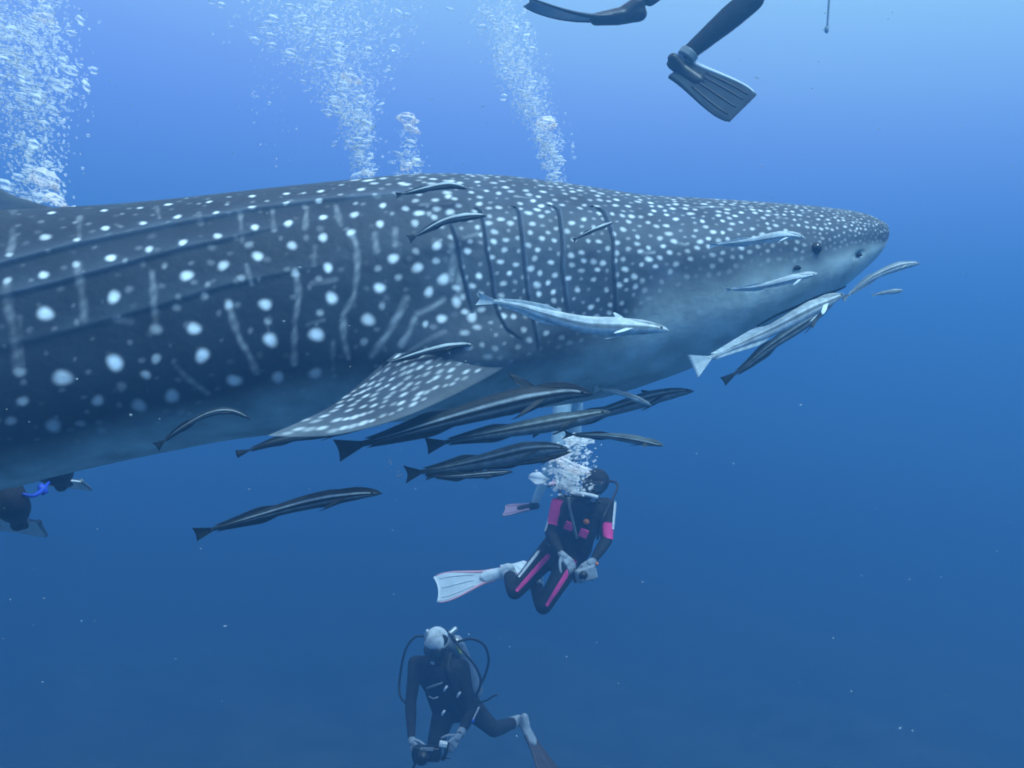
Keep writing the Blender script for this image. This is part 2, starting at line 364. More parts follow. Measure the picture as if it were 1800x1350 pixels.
def skin_at(s, th):
    """local point on the finished skin of the near side"""
    s, th = np.broadcast_arrays(np.asarray(s, float), np.asarray(th, float))
    p = base_skin(s, th)
    e = 1e-3
    t1 = base_skin(s + e, th) - p
    t2 = base_skin(s, np.minimum(th + e, math.pi)) - base_skin(s, np.maximum(th - e, 0))
    n = np.cross(t1, t2)
    n /= np.linalg.norm(n, axis=-1, keepdims=True) + 1e-12
    fade = sstep(0, .3, th) * (1 - sstep(math.pi - .3, math.pi, th))
    r = (ridge_relief(s, th) + gill_relief(s, th)) * fade
    r = r + .010 * np.exp(-(((s - EYE[0]) / .06) ** 2 + ((th - EYE[1]) / .11) ** 2)) - .012 * np.exp(-(((s - NOSTRIL[0]) / .03) ** 2 + ((th - NOSTRIL[1]) / .06) ** 2))
    r = r + .105 * np.exp(-(((s - 2.14) / .29) ** 2 + ((th - 1.98) / .23) ** 2))      # the muscle at the root of the pectoral fin
    # make the normal point outwards
    c = np.stack([p[..., 0], np.zeros_like(p[..., 1]), (smooth_interp(_T, s) + smooth_interp(_B, s)) / 2], -1)
    sg = np.sign(np.sum((p - c) * n, -1, keepdims=True)); sg[sg == 0] = 1
    return p + n * sg * r[..., None]

def dart_spots(rng, s_lo, s_hi, spacing, keep, n=36000):
    """random spots spread over the skin, no two closer than the local spacing"""
    s = rng.uniform(s_lo, s_hi, n); th = np.arccos(1 - 2 * rng.uniform(0, 1, n))
    p = base_skin(s, th)
    out, pts, rad = [], [], []
    sp = spacing(s, th)
    ok = keep(s, th)
    for k in np.nonzero(ok)[0]:
        if pts:
            q = np.array(pts) - p[k]
            if np.any(np.sqrt((q[:, 0] / 1.2) ** 2 + q[:, 1] ** 2 + q[:, 2] ** 2) < (np.array(rad) + sp[k]) / 2):
                continue
        pts.append(p[k]); rad.append(sp[k])
        out.append((s[k], th[k], sp[k]))
    return out

def back_edge(th):            # where the head's small spots give way to the body pattern
    return np.interp(th, [0, .5, .8, 1.1, 1.3, 1.55, 1.7, 2.1], [2.75, 2.62, 2.45, 2.34, 2.28, 2.24, 2.22, 2.16])

def head_spacing(s, th):
    return np.interp(s, [0, .3, .5, .8, 1.1, 1.6, 2.1, 2.8], [.016, .018, .022, .030, .033, .034, .036, .064])

def body_marks(rng):
    """(s, th, radius, brightness, stretch)"""
    marks = [(s, th, r, b, 1.0) for s, th, r, b in SPOTS]
    for s, th, sp in dart_spots(rng, 0.01, 2.8, head_spacing,
                                lambda s, th: (s < back_edge(th)) & (th < np.interp(s, BELLY_T[:, 0], BELLY_T[:, 1]) + .02) & (th > .02)):
        big = rng.random() < .66
        b = rng.uniform(.50, .88) if big else rng.uniform(.18, .42)
        edge = np.interp(s, BELLY_T[:, 0], BELLY_T[:, 1]) - th
        b *= .30 + .70 * sstep(0, .28, edge)
        marks.append((s, th, sp * (rng.uniform(.29, .39) if big else rng.uniform(.19, .27)), b, rng.uniform(1.05, 1.5)))
    # faint freckles between the big spots of the flank
    for s, th, sp in dart_spots(rng, 2.2, 4.4, lambda s, th: np.full_like(s, .062), lambda s, th: (s > back_edge(th)) & (th < np.interp(s, BELLY_T[:, 0], BELLY_T[:, 1]) + .1), n=4000):
        marks.append((s, th, rng.uniform(.008, .017), rng.uniform(.03, .17), rng.uniform(.8, 1.3)))
    # behind the part the photograph shows: columns of spots between pale bars, smaller towards the tail
    s, k = 4.18, 0
    while s < 8.4:
        w = np.interp(s, [4, 8.5], [.18, .07])
        h = smooth_interp(_T, np.array([s]))[0] - smooth_interp(_B, np.array([s]))[0]
        m = max(3, int(h * 1.15 / w))
        for q in range(m):
            th = .15 + (q + (.5 if k % 2 else 0)) * (1.95 / m) + rng.normal(0, .03)
            marks.append((s + rng.normal(0, .015), th, w * rng.uniform(.14, .2), rng.uniform(.6, 1) * (1 - .6 * sstep(1.5, 2.1, th)), 1.0))
        s += w * .62; k += 1
    return marks

def build_body():
    S = np.r_[0.30 * np.linspace(0, 1, 90) ** 2, np.linspace(.306, 4.5, 690), np.linspace(4.52, 8.6, 190)]
    TN = np.linspace(0, math.pi, 330)
    TF = np.linspace(0, math.pi, 150)[::-1][1:-1]
    near = skin_at(S[:, None], TN[None, :])
    far = skin_at(S[:, None], TF[None, :])
    far[..., 1] *= -1
    pos = np.concatenate([near, far], 1)
    nv = pos.shape[1]
    cols = np.zeros((len(S), nv, 3))
    TT = np.r_[TN, TF]
    for half, (j0, T, P) in enumerate(((0, TN, near), (len(TN), TF, far))):
        rng = np.random.default_rng(11 + half)
        val = np.zeros((len(S), len(T)))
        asc = T if T[0] < T[-1] else -T
        key = (lambda t: t) if T[0] < T[-1] else (lambda t: -t)
        def window(c, r):
            i0, i1 = np.searchsorted(S, c[0] - r * 2.2), np.searchsorted(S, c[0] + r * 2.2) + 1
            rad = max(.06, float(smooth_interp(_W, np.array([c[0]]))[0]) * .55)
            dt = min(1.5, r * 2.2 / rad + .03)
            a, b = key(c[1] - dt), key(c[1] + dt)
            a, b = min(a, b), max(a, b)
            j0_, j1_ = np.searchsorted(asc, a), np.searchsorted(asc, b) + 1
            return slice(max(i0, 0), i1), slice(max(j0_, 0), j1_)
        marks = body_marks(rng)
        centres = skin_at(np.array([q[0] for q in marks]), np.array([q[1] for q in marks]))
        for (s, th, r, b, ex), c in zip(marks, centres):
            if half: c[1] *= -1
            wi, wj = window((s, th), r * ex)
            q = P[wi, wj] - c
            if q.size == 0: continue
            ang = rng.normal(0, .12)
            d = np.sqrt((q[..., 0] / ex) ** 2 + q[..., 1] ** 2 + q[..., 2] ** 2)
            wob = 1 + .10 * np.sin(2 * np.arctan2(q[..., 2], q[..., 0]) + rng.uniform(0, 6)) + .04 * np.sin(3 * np.arctan2(q[..., 2], q[..., 0]) + rng.uniform(0, 6))
            v = b * (1 - sstep(.30 * r, 1.28 * r, d * wob))
            val[wi, wj] = np.maximum(val[wi, wj], v)
        for pts, w, b in STRIPES:
            for (sa, ta), (sb, tb) in zip(pts[:-1], pts[1:]):
                A, B = skin_at(sa, ta), skin_at(sb, tb)
                if half: A[1] *= -1; B[1] *= -1
                L = np.linalg.norm(B - A)
                wi, wj = window(((sa + sb) / 2, (ta + tb) / 2), w + L / 2)
                q = P[wi, wj] - A
                t = np.clip(q @ (B - A) / (L * L), 0, 1)
                d = np.linalg.norm(q - t[..., None] * (B - A), axis=-1)
                pp = P[wi, wj]; d = np.abs(d + .004 * np.sin(pp[..., 2] * 47 + pp[..., 0] * 13) * np.sin(pp[..., 2] * 21)); lump = .42 + .75 * (.5 + .5 * np.sin(pp[..., 2] * 88 + pp[..., 0] * 29) * np.sin(pp[..., 2] * 37 + pp[..., 0] * 50)) ** 1.3
                v = .56 * b * lump * (1 - sstep(0, 1.9 * w, d))
                val[wi, wj] = np.maximum(val[wi, wj], v)
        for g_ in GILL_T:      # the pattern breaks at the gill openings
            dd_ = np.abs(S[:, None] - .004 - np.interp(T[None, :], g_[:, 1], g_[:, 0]))
            on = (T[None, :] > g_[0, 1] - .02) & (T[None, :] < g_[-1, 1] + .02)
            val *= np.where(on, sstep(.003, .014, dd_), 1)
        # base colour: dark back, pale belly
        tb = np.interp(S, BELLY_T[:, 0], BELLY_T[:, 1])[:, None]
        soft = np.interp(S, [0, .8, 1.8, 2.6, 4], [.14, .30, .34, .38, .42])[:, None]
        wavy = .025 * np.sin(S[:, None] * 9 + 1)
        bf = sstep(-.35, 1.0, (T[None, :] - tb + wavy) / soft)
        # the head is greyer than the flank
        g = (1 - sstep(1.9, 3.0, S))[:, None] * .55 + .0 * T[None, :]
        base = DARKSKIN[None, None] * (1 + 3.0 * g[..., None])
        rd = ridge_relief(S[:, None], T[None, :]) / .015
        base = base * (1 + 1.8 * np.clip(rd, 0, 1)[..., None])  # highlight along the ridge crests put into the skin colour
        for g_ in GILL_T:      # rim highlight put into the skin colour along each gill flap
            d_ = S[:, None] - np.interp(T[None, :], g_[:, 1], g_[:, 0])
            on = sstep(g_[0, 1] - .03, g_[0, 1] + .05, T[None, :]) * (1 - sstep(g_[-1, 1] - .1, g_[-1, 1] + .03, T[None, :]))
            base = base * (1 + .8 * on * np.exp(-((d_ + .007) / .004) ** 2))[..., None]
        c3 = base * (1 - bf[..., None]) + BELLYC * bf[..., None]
        dim = val * (1 - .75 * bf)
        c3 = c3 * (1 - dim[..., None]) + PALE * dim[..., None]
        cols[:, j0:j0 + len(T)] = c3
    # close both ends
    verts = np.vstack([to_world(pos.reshape(-1, 3)), to_world(pos[0].mean(0)[None]), to_world(pos[-1].mean(0)[None])])
    faces = grid_faces(len(S), nv, wrap_v=True).tolist()
    a, b = len(S) * nv, len(S) * nv + 1
    last = (len(S) - 1) * nv
    faces += [[a, (j + 1) % nv, j] for j in range(nv)] + [[b, last + j, last + (j + 1) % nv] for j in range(nv)]
    cc = np.vstack([cols.reshape(-1, 3), cols[0].mean(0)[None], cols[-1].mean(0)[None]])
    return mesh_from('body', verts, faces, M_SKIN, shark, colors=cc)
body = build_body()

def ribbon(name, pts, width, mat, parent, lift=.002, mirror=False, seg=60):
    """a narrow dark opening lying in its groove on the skin, pts as (station, angle)"""
    c = catmull(np.array([(p[0], p[1], 0) for p in pts]), seg)
    P = skin_at(c[:, 0], c[:, 1])
    T = np.gradient(P, axis=0); T /= np.linalg.norm(T, axis=1, keepdims=True)
    ctr = P.copy(); ctr[:, 1] = 0; ctr[:, 2] = (smooth_interp(_T, c[:, 0]) + smooth_interp(_B, c[:, 0])) / 2
    e = 4e-3
    a1 = base_skin(c[:, 0] + e, c[:, 1]) - base_skin(c[:, 0] - e, c[:, 1]); a2 = base_skin(c[:, 0], c[:, 1] + e) - base_skin(c[:, 0], c[:, 1] - e)
    N = np.cross(a1, a2); N /= np.linalg.norm(N, axis=1, keepdims=True)
    N *= np.sign(np.sum(N * (P - ctr), 1, keepdims=True))
    Wd = np.cross(T, N)
    t = np.linspace(0, 1, seg)[:, None]
    prof = np.clip(np.sin(np.pi * np.clip(t, .02, .98)), 0, 1) ** .45 * width
    rows = [P + Wd * prof * k + N * (lift + q) for k, q in ((-1, -.006), (-.5, .002), (0, .003), (.5, .002), (1, -.006))]
    V = np.stack(rows, 1)
    if mirror: V[..., 1] *= -1
    return mesh_from(name, to_world(V.reshape(-1, 3)), grid_faces(seg, 5, flip=mirror), mat, parent)

for g in GILLS:
    gg = [(s + .005, t) for s, t in g]
    for mir in (False, True):
        ribbon('gill_slit', gg, .0024, M_DARK, shark, lift=-.001, mirror=mir)
for mir in (False, True):
    ribbon('mouth', MOUTH, .009, M_DARK, shark, lift=.004, mirror=mir)
    ribbon('spiracle', [(SPIRACLE[0] + .02, SPIRACLE[1]), (SPIRACLE[0], SPIRACLE[1] - .01), (SPIRACLE[0] - .02, SPIRACLE[1] + .01)], .012, M_DARK, shark, lift=.004, mirror=mir, seg=14)
    ribbon('nostril', [(NOSTRIL[0] + .015, NOSTRIL[1] - .02), (NOSTRIL[0], NOSTRIL[1]), (NOSTRIL[0] - .016, NOSTRIL[1] + .03)], .014, M_DARK, shark, lift=.010, mirror=mir, seg=14)

def ball(name, centre, r, mat, parent, sx=1, sy=1, sz=1, seg=20, rings=12):
    u = np.linspace(0, math.pi, rings)[:, None]; v = np.linspace(0, 2 * math.pi, seg, endpoint=False)[None, :]
    P = np.stack([sx * r * np.sin(u) * np.cos(v), sy * r * np.sin(u) * np.sin(v), sz * r * np.cos(u) * np.ones_like(v)], -1)
    return mesh_from(name, (P + np.asarray(centre)).reshape(-1, 3), grid_faces(rings, seg, wrap_v=True), mat, parent)

for sg in (1, -1):
    p = skin_at(EYE[0], EYE[1]); p[1] = (p[1] - .006) * sg
    ball('eye', to_world(p), .027, M_EYE, shark)

# ------------------------------------------------------------------ fins
def fin(name, le, te, thick, parent, n=90, m=60, spots=None, root_dark=0.0, seed=1, side=1, under=None, curve=0.0, pale_edge=.3, up_hint=None):
    """a solid fin between a leading and a trailing edge (local points, root to tip)"""
    LE, TE = catmull(le, n), catmull(te, n)
    t = np.linspace(0, 1, n)[:, None]
    c = (1 - np.cos(np.linspace(0, math.pi, m))) / 2
    chord = TE - LE
    span = np.gradient((LE + TE) / 2, axis=0)
    N = np.cross(chord, span); N /= np.linalg.norm(N, axis=1, keepdims=True) + 1e-9
    for k in range(n - 2, -1, -1):
        if np.dot(N[k], N[k + 1]) < 0: N[k] *= -1
    if up_hint is not None and np.mean(N @ np.asarray(up_hint, float)) < 0: N = -N
    cl = np.linalg.norm(chord, axis=1, keepdims=True)
    yt = (.2969 * np.sqrt(c) - .126 * c - .3516 * c ** 2 + .2843 * c ** 3 - .1036 * c ** 4) * 5
    th = thick * (1 - .75 * t) * (1 + .5 * np.exp(-t / .09)) * np.minimum(1, cl / (cl.max() * .25))
    P0 = LE[:, None] + chord[:, None] * c[None, :, None]
    camber = (curve * np.sin(np.pi * c))[None, :, None] * cl[:, None] * N[:, None]
    up = P0 + camber + N[:, None] * (th * yt[None, :] * .5)[..., None]
    lo = P0 + camber - N[:, None] * (th * yt[None, :] * .5)[..., None]
    lo = lo[:, ::-1][:, 1:-1]
    V = np.concatenate([up, lo], 1)
    nv = V.shape[1]
    rng = np.random.default_rng(seed)
    val = np.zeros((n, nv))
    if spots:
        pts, rad = [], []
        mid = P0
        sdir = span / np.linalg.norm(span, axis=1, keepdims=True)
        for _ in range(spots):
            a, b = rng.uniform(.03, .97), rng.uniform(.12, .97)
            i, j = int(a * (n - 1)), int(np.searchsorted(c, b))
            p = up[i, min(j, m - 1)]
            sp = np.interp(a, [0, .25, .6, 1], [.050, .036, .034, .046])
            if pts and np.min(np.linalg.norm((np.array(pts) - p), axis=1)) < sp * .86: continue
            pts.append(p)
            q = up - p
            al = q @ sdir[i]
            pe = np.sqrt(np.maximum(np.sum(q * q, -1) - al ** 2, 0))
            ex = np.interp(a, [0, .2, .5, 1], [1.5, 2.2, 3.2, 3.2])
            r = sp * rng.uniform(.14, .22)
            v = rng.uniform(.28, .68) * (1 - sstep(.35 * r, 1.3 * r, np.sqrt((al / ex) ** 2 + pe ** 2)))
            val[:, :m] = np.maximum(val[:, :m], v)
    base = np.broadcast_to(DARKSKIN * 2.3, (n, nv, 3)).copy()
    edge = np.zeros((n, nv)); edge[:, :m] = pale_edge * (1 - sstep(0, .13, c))[None, :] + .25 * sstep(.75, 1, t)
    base = base * (1 - edge[..., None]) + np.array((.35, .42, .43)) * edge[..., None]
    if under is not None:
        base[:, m:] = under
    base = base * (1 - val[..., None]) + PALE * val[..., None]
    f = grid_faces(n, nv, wrap_v=True).tolist()
    V = V.reshape(-1, 3)
    k0, k1 = len(V), len(V) + 1
    V = np.vstack([V, LE[0] * .5 + TE[0] * .5, LE[-1] * .5 + TE[-1] * .5])
    f += [[k0, (j + 1) % nv, j] for j in range(nv)] + [[k1, (n - 1) * nv + j, (n - 1) * nv + (j + 1) % nv] for j in range(nv)]
    cc = np.vstack([base.reshape(-1, 3), DARKSKIN, (.35, .42, .43)])
    o = mesh_from(name, to_world(V), f, M_SKIN, parent, colors=cc)
    bm = bmesh.new(); bm.from_mesh(o.data); bmesh.ops.recalc_face_normals(bm, faces=bm.faces); bm.to_mesh(o.data); bm.free()
    return o

def loc_at(px, py, d):
    return to_local(np.array(at(px, py, d)))

le = [loc_at(985, 560, 4.42), loc_at(960, 590, 4.28), loc_at(930, 618, 4.15), loc_at(872, 655, 4.03), loc_at(800, 694, 3.90), loc_at(700, 737, 3.74), loc_at(600, 763, 3.62), loc_at(530, 768, 3.57), loc_at(474, 766, 3.54)]
te = [loc_at(815, 530, 4.36), loc_at(790, 558, 4.22), loc_at(752, 584, 4.10), loc_at(710, 610, 4.02), loc_at(672, 640, 3.96), loc_at(628, 678, 3.88), loc_at(580, 715, 3.72), loc_at(525, 742, 3.61), loc_at(471, 765, 3.55)]
fin('pectoral_fin', le, te, .060, shark, n=170, m=90, spots=5200, seed=5, under=(.40, .47, .46), curve=.05, pale_edge=.10, up_hint=(0, .6, 1))
mir = lambda L: [np.array([p[0], -p[1], p[2]]) for p in L]
fin('pectoral_fin', mir(le), mir(te), .060, shark, n=70, m=30, spots=900, seed=6, under=(.40, .47, .46), curve=.05, up_hint=(0, -.6, 1))
zt = lambda s: float(smooth_interp(_T, np.array([s]))[0])
zb = lambda s: float(smooth_interp(_B, np.array([s]))[0])
fin('dorsal_fin', [(3.80, 0, zt(3.80) - .03), (4.02, 0, .80), (4.16, 0, .855), (4.52, 0, 1.06), (4.86, 0, 1.36), (5.02, 0, 1.44)],
    [(4.95, 0, zt(4.95) - .08), (4.90, 0, .80), (4.96, 0, 1.05), (5.03, 0, 1.30), (5.06, 0, 1.43)], .11, shark, n=60, m=40, spots=700, seed=8)
fin('second_dorsal_fin', [(6.35, 0, zt(6.35) - .03), (6.62, 0, .58), (6.82, 0, .68), (6.86, 0, .69)],
    [(6.80, 0, zt(6.8) - .05), (6.80, 0, .50), (6.86, 0, .60), (6.89, 0, .69)], .05, shark, n=30, m=24, spots=120, seed=9)
fin('anal_fin', [(6.55, 0, zb(6.55) + .03), (6.8, 0, -.30), (6.98, 0, -.40)], [(6.95, 0, zb(6.95) + .03), (6.98, 0, -.20), (7.03, 0, -.39)], .04, shark, n=30, m=24)
fin('pelvic_fin', [(5.35, .22, zb(5.35) + .06), (5.6, .36, -.5), (5.8, .44, -.58)], [(5.75, .16, zb(5.75) + .06), (5.82, .30, -.45), (5.86, .43, -.57)], .04, shark, n=30, m=24)
fin('pelvic_fin', mir([(5.35, .22, zb(5.35) + .06), (5.6, .36, -.5), (5.8, .44, -.58)]), mir([(5.75, .16, zb(5.75) + .06), (5.82, .30, -.45), (5.86, .43, -.57)]), .04, shark, n=30, m=24)
fin('caudal_fin', [(8.1, 0, .12), (8.55, 0, .55), (9.0, 0, 1.1), (9.45, 0, 1.65), (9.62, 0, 1.8)], [(8.75, 0, .15), (8.85, 0, .45), (9.15, 0, .95), (9.5, 0, 1.5), (9.66, 0, 1.78)], .07, shark, n=50, m=30, spots=300, seed=10)
fin('caudal_fin', [(8.1, 0, .2), (8.45, 0, -.12), (8.75, 0, -.45), (8.98, 0, -.72)], [(8.7, 0, .2), (8.72, 0, -.1), (8.88, 0, -.42), (9.0, 0, -.70)], .06, shark, n=40, m=30, spots=150, seed=12)
# ------------------------------------------------------------------ remoras
M_FISH = make_mat('remora_skin', (1, 1, 1), rough=.6, spec=.25, var=.30, scale=26, bump=.2, bump_scale=120, attr=True)
M_FINS = make_mat('remora_fin', (1, 1, 1), rough=.55, spec=.3, var=.15, scale=40, bump=.1, bump_scale=200, attr=True)
M_FEYE = make_mat('remora_eye', (.01, .012, .015), rough=.15, spec=.6, var=0, bump=0)
PALETTES = {   # back, stripe, line, belly, fin
    'dark':  [(.024, .029, .033), (.009, .011, .014), (.44, .50, .52), (.045, .054, .058), (.018, .023, .026)],
    'rimmed': [(.46, .52, .53), (.014, .018, .022), (.30, .35, .36), (.030, .036, .040), (.018, .022, .026)],  # highlight on the back and shade underneath put into these colours
    'silver': [(.34, .40, .42), (.16, .19, .20), (.62, .68, .69), (.50, .56, .57), (.48, .55, .56)],
    'black': [(.030, .036, .040), (.010, .012, .015), (.12, .14, .15), (.055, .062, .066), (.016, .019, .022)],
    'olive': [(.085, .108, .114), (.030, .038, .042), (.34, .40, .41), (.17, .20, .21), (.024, .030, .032)],
    'grey':  [(.24, .28, .29), (.10, .12, .13), (.62, .68, .69), (.48, .54, .55), (.22, .26, .27)],
    'pale':  [(.46, .52, .53), (.24, .28, .29), (.74, .80, .80), (.66, .72, .72), (.50, .57, .58)],
}
BODY_T = np.array([(0, .04), (.012, .28), (.04, .56), (.09, .80), (.16, .95), (.26, 1.0), (.42, .94), (.56, .78), (.70, .58), (.82, .40), (.92, .27), (1.0, .24)])

def remora(path, label, pal='dark', fat=.058, up=(0, 0, 1), tail=.060, fins=1.0, group='remoras around the whale shark', pect=1.0, disc=True, tail_fork=.35, seed=0, pect_open=.5, lift=0.0):
    """path: (px, py, depth) from snout to the root of the tail fin; up: where its back faces"""
    rng = np.random.default_rng(seed + 100)
    P = np.array([np.array(at(*q)) for q in path])
    n, m = 64, 28
    C = catmull(P, n)
    seg = np.linalg.norm(np.diff(C, axis=0), axis=1)
    L = seg.sum()
    t = np.linspace(0, 1, n)
    T = np.gradient(C, axis=0); T /= np.linalg.norm(T, axis=1, keepdims=True)     # snout to tail
    U = np.asarray(up, float)[None] - T * (T @ np.asarray(up, float))[:, None]
    U /= np.linalg.norm(U, axis=1, keepdims=True)
    R = np.cross(T, U)
    bk, st, ln, be, fc = (np.array(c) for c in PALETTES[pal])
    root = thing('remora', tuple(C[n // 3]), label, 'remora', group)
    r = smooth_interp(BODY_T, t) * fat * L
    wide = np.interp(t, [0, .08, .2, .4, .8, 1], [1.25, 1.18, 1.02, .92, .70, .45])
    high = np.interp(t, [0, .05, .15, .3, 1], [.55, .72, .92, 1.06, 1.06])
    low_jaw = np.interp(t, [0, .04, .1], [.010, .004, 0]) * L
    a = np.linspace(0, 2 * math.pi, m, endpoint=False)
    ca, sa = np.cos(a), np.sin(a)                      # a = 0 is the back
    flat = np.interp(t, [0, .2, .3], [.72, .80, 1.0])[:, None]   # flat top of the head under the disc
    up_c = np.where(ca > 0, ca[None] * flat, ca[None])
    V = C[:, None] + U[:, None] * ((r * high)[:, None] * up_c)[..., None] + R[:, None] * ((r * wide)[:, None] * sa[None])[..., None] - U[:, None] * low_jaw[:, None, None]
    # markings: pale belly, dark side stripe with a pale line above and below it
    lat = np.abs(np.arctan2(sa, ca))[None, :] * np.ones((n, 1))
    tt = t[:, None] * np.ones((1, m))
    c3 = np.where((lat < 1.45)[..., None], bk, be)
    k = (sstep(1.20, 1.32, lat) * (1 - sstep(1.66, 1.78, lat)))[..., None]
    c3 = c3 * (1 - k) + st * k
    for q in (1.12, 1.88):
        k = (np.exp(-((lat - q) / .085) ** 2) * .9 * sstep(.02, .08, tt) * (1 - .6 * sstep(.7, 1, tt)))[..., None]
        c3 = c3 * (1 - k) + ln * k
    k = (sstep(.80, 1.0, tt) * .75)[..., None]
    c3 = c3 * (1 - k) + fc * k
    gill = np.exp(-((tt - .175 - .02 * np.cos(lat)) / .006) ** 2)[..., None] * (lat > .9)[..., None] * .6
    c3 = c3 * (1 - gill) + st * gill
    mouth = np.exp(-((lat - 1.35) / .10) ** 2)[..., None] * (tt < .055)[..., None] * .8
    c3 = c3 * (1 - mouth) + np.array((.01, .012, .014)) * mouth
    verts = np.vstack([V.reshape(-1, 3), C[0] - T[0] * .004 * L - U[0] * low_jaw[0], C[-1]])
    f = grid_faces(n, m, wrap_v=True).tolist()
    f += [[n * m, (j + 1) % m, j] for j in range(m)] + [[n * m + 1, (n - 1) * m + j, (n - 1) * m + (j + 1) % m] for j in range(m)]
    mesh_from('body', verts, f, M_FISH, root, colors=np.vstack([c3.reshape(-1, 3), be, fc]))

    def sheet(name, base, tip, col_a, col_b, thick=.004, nj=7):
        """a thin solid fin between a base line and a tip line"""
        base, tip = np.asarray(base), np.asarray(tip)
        k = len(base)
        u = np.linspace(0, 1, nj)
        G = base[:, None] * (1 - u)[None, :, None] + tip[:, None] * u[None, :, None]
        N = np.cross(G[-1, 0] - G[0, 0], G[k // 2, -1] - G[k // 2, 0]); N /= np.linalg.norm(N) + 1e-9
        th = (thick * L * (1 - .8 * u))[None, :, None] * .5
        Aside, Bside = G + N * th, G - N * th
        VV = np.concatenate([Aside, Bside[:, ::-1]], 1)
        ff = grid_faces(k, 2 * nj, wrap_v=True).tolist()
        ff += [list(range(2 * nj))[::-1], [(k - 1) * 2 * nj + j for j in range(2 * nj)]]
        uu = np.r_[u, u[::-1]][None, :, None] * np.ones((k, 1, 1))
        ray = (.88 + .24 * (np.arange(k) % 2))[:, None, None]
        cc = (np.asarray(col_a) * (1 - uu) + np.asarray(col_b) * uu) * ray
        return mesh_from(name, VV.reshape(-1, 3), ff, M_FINS, root, colors=cc.reshape(-1, 3))

    at_t = lambda q, A: np.stack([np.interp(q, t, A[:, k]) for k in range(3)], -1)
    rt = lambda q: np.interp(q, t, r)
    # tail fin: a fan with a shallow fork
    k = 15
    v = np.linspace(-1, 1, k)
    e = C[-1] - T[-1] * .012 * L
    base = e + U[-1] * (v * r[-1] * .85)[:, None]
    bend = rng.uniform(-.25, .25)
    ln_ = (.115 - tail_fork * .05 * (1 - np.abs(v) ** 1.5)) * L
    tip = e + T[-1] * ln_[:, None] + U[-1] * (v * tail * L)[:, None] + R[-1] * (bend * .05 * L * (1 - np.abs(v)))[:, None]
    edge = np.where(np.abs(v) > .93, 2.2, 1.0)
    sheet('caudal_fin', base, tip, fc, fc * 1.15, .006)
    # long low dorsal and anal fins on the rear half
    q = np.linspace(.56, .95, 16)
    hgt = fins * .033 * L * np.clip(sstep(.55, .70, q) * (1 - .70 * (q - .56) / .39), .04, 1)
    b0 = at_t(q, C); u0 = at_t(q, U); t0 = at_t(q, T)
    for nm, sgn in (('dorsal_fin', 1), ('anal_fin', -1)):
        b = b0 + u0 * (sgn * rt(q) * .93)[:, None]
        sheet(nm, b, b + u0 * (sgn * hgt)[:, None] + t0 * (.03 * L), fc, fc * 1.1)
    # pectoral and pelvic fins; the one on the far side may stand up
    near = 1 if R[n // 4][1] < 0 else -1
    for sgn in (near, -near):
        q = np.linspace(.205, .250, 8)
        b = at_t(q, C) + at_t(q, R) * (sgn * rt(q) * .93)[:, None] - at_t(q, U) * (.05 * r.max())
        ext = np.sin(np.linspace(.12, .92, 8) * math.pi)
        out = at_t(q, R) * sgn * pect_open + at_t(q, T) * 1.0 - at_t(q, U) * (.25 if sgn == near or not lift else -lift)
        out /= np.linalg.norm(out, axis=1, keepdims=True)
        sheet('pectoral_fin', b, b + out * (pect * .125 * L * (.45 + .55 * ext))[:, None], fc * 1.3, fc * 1.2)
        q = np.linspace(.255, .285, 6)
        b = at_t(q, C) + at_t(q, R) * (sgn * rt(q) * .35)[:, None] - at_t(q, U) * (rt(q) * .95)[:, None]
        sheet('pelvic_fin', b, b + (at_t(q, T) * .095 - at_t(q, U) * .018 + at_t(q, R) * sgn * .012) * L, fc * 1.2, fc)
        w = .062
        ec = at_t(w, C) + at_t(w, R) * sgn * np.interp(w, t, r * wide) * .86 + at_t(w, U) * np.interp(w, t, r * high) * .22
        ball('eye', ec, .0085 * L, M_FEYE, root, seg=10, rings=7)
    if disc:   # the sucking disc: an oval rim with its cross ridges
        q = np.linspace(.015, .235, 26)
        hw = np.sqrt(np.clip(1 - ((q - .125) / .11) ** 2, 0, 1)) * fat * L * .72
        rows = []
        for w_, z_ in ((-1, -.12), (-.95, .12), (-.78, .15), (-.72, .06), (0, .07), (.72, .06), (.78, .15), (.95, .12), (1, -.12)):
            ripple = .045 * np.sin(q * 2 * math.pi / .022) * (abs(w_) < .76)
            rows.append(at_t(q, C) + at_t(q, U) * ((np.interp(q, t, r * high * flat[:, 0])) * (.99 - .10 * w_ * w_) + (z_ + ripple) * fat * L * .5 - np.interp(q, t, low_jaw))[:, None] + at_t(q, R) * (hw * w_)[:, None])
        G = np.stack(rows, 1)
        mesh_from('sucking_disc', G.reshape(-1, 3), grid_faces(26, 9), M_FISH, root, colors=np.broadcast_to(bk * .8, (26 * 9, 3)))
    return root

remora([(822, 331, 4.12), (790, 326, 4.10), (750, 332, 4.08), (707, 341, 4.08)], 'small slim remora lying high on the back of the shark, above the first ridge', 'rimmed', .052, tail=.05, seed=1, up=(0, -.05, 1))
remora([(856, 378, 4.02), (815, 382, 3.98), (775, 392, 3.97), (730, 415, 3.96)], 'slim remora on the flank with its head inside the rearmost open gill slit', 'rimmed', .050, seed=2, up=(0, -.05, 1), disc=False)
remora([(1078, 390, 4.10), (1055, 400, 4.06), (1035, 408, 4.05), (1014, 419, 4.06)], 'smallest remora, half hidden in the foremost gill slit', 'rimmed', .050, seed=3, up=(0, -.05, 1), disc=False)
remora([(1177, 578, 3.86), (1125, 574, 3.84), (1040, 572, 3.84), (970, 556, 3.86), (915, 539, 3.88), (868, 530, 3.9)], 'large pale remora hovering just in front of the gills, gill cover showing', 'pale', .050, seed=4, up=(0, -.18, 1), tail=.038, pect=.9, lift=.9)
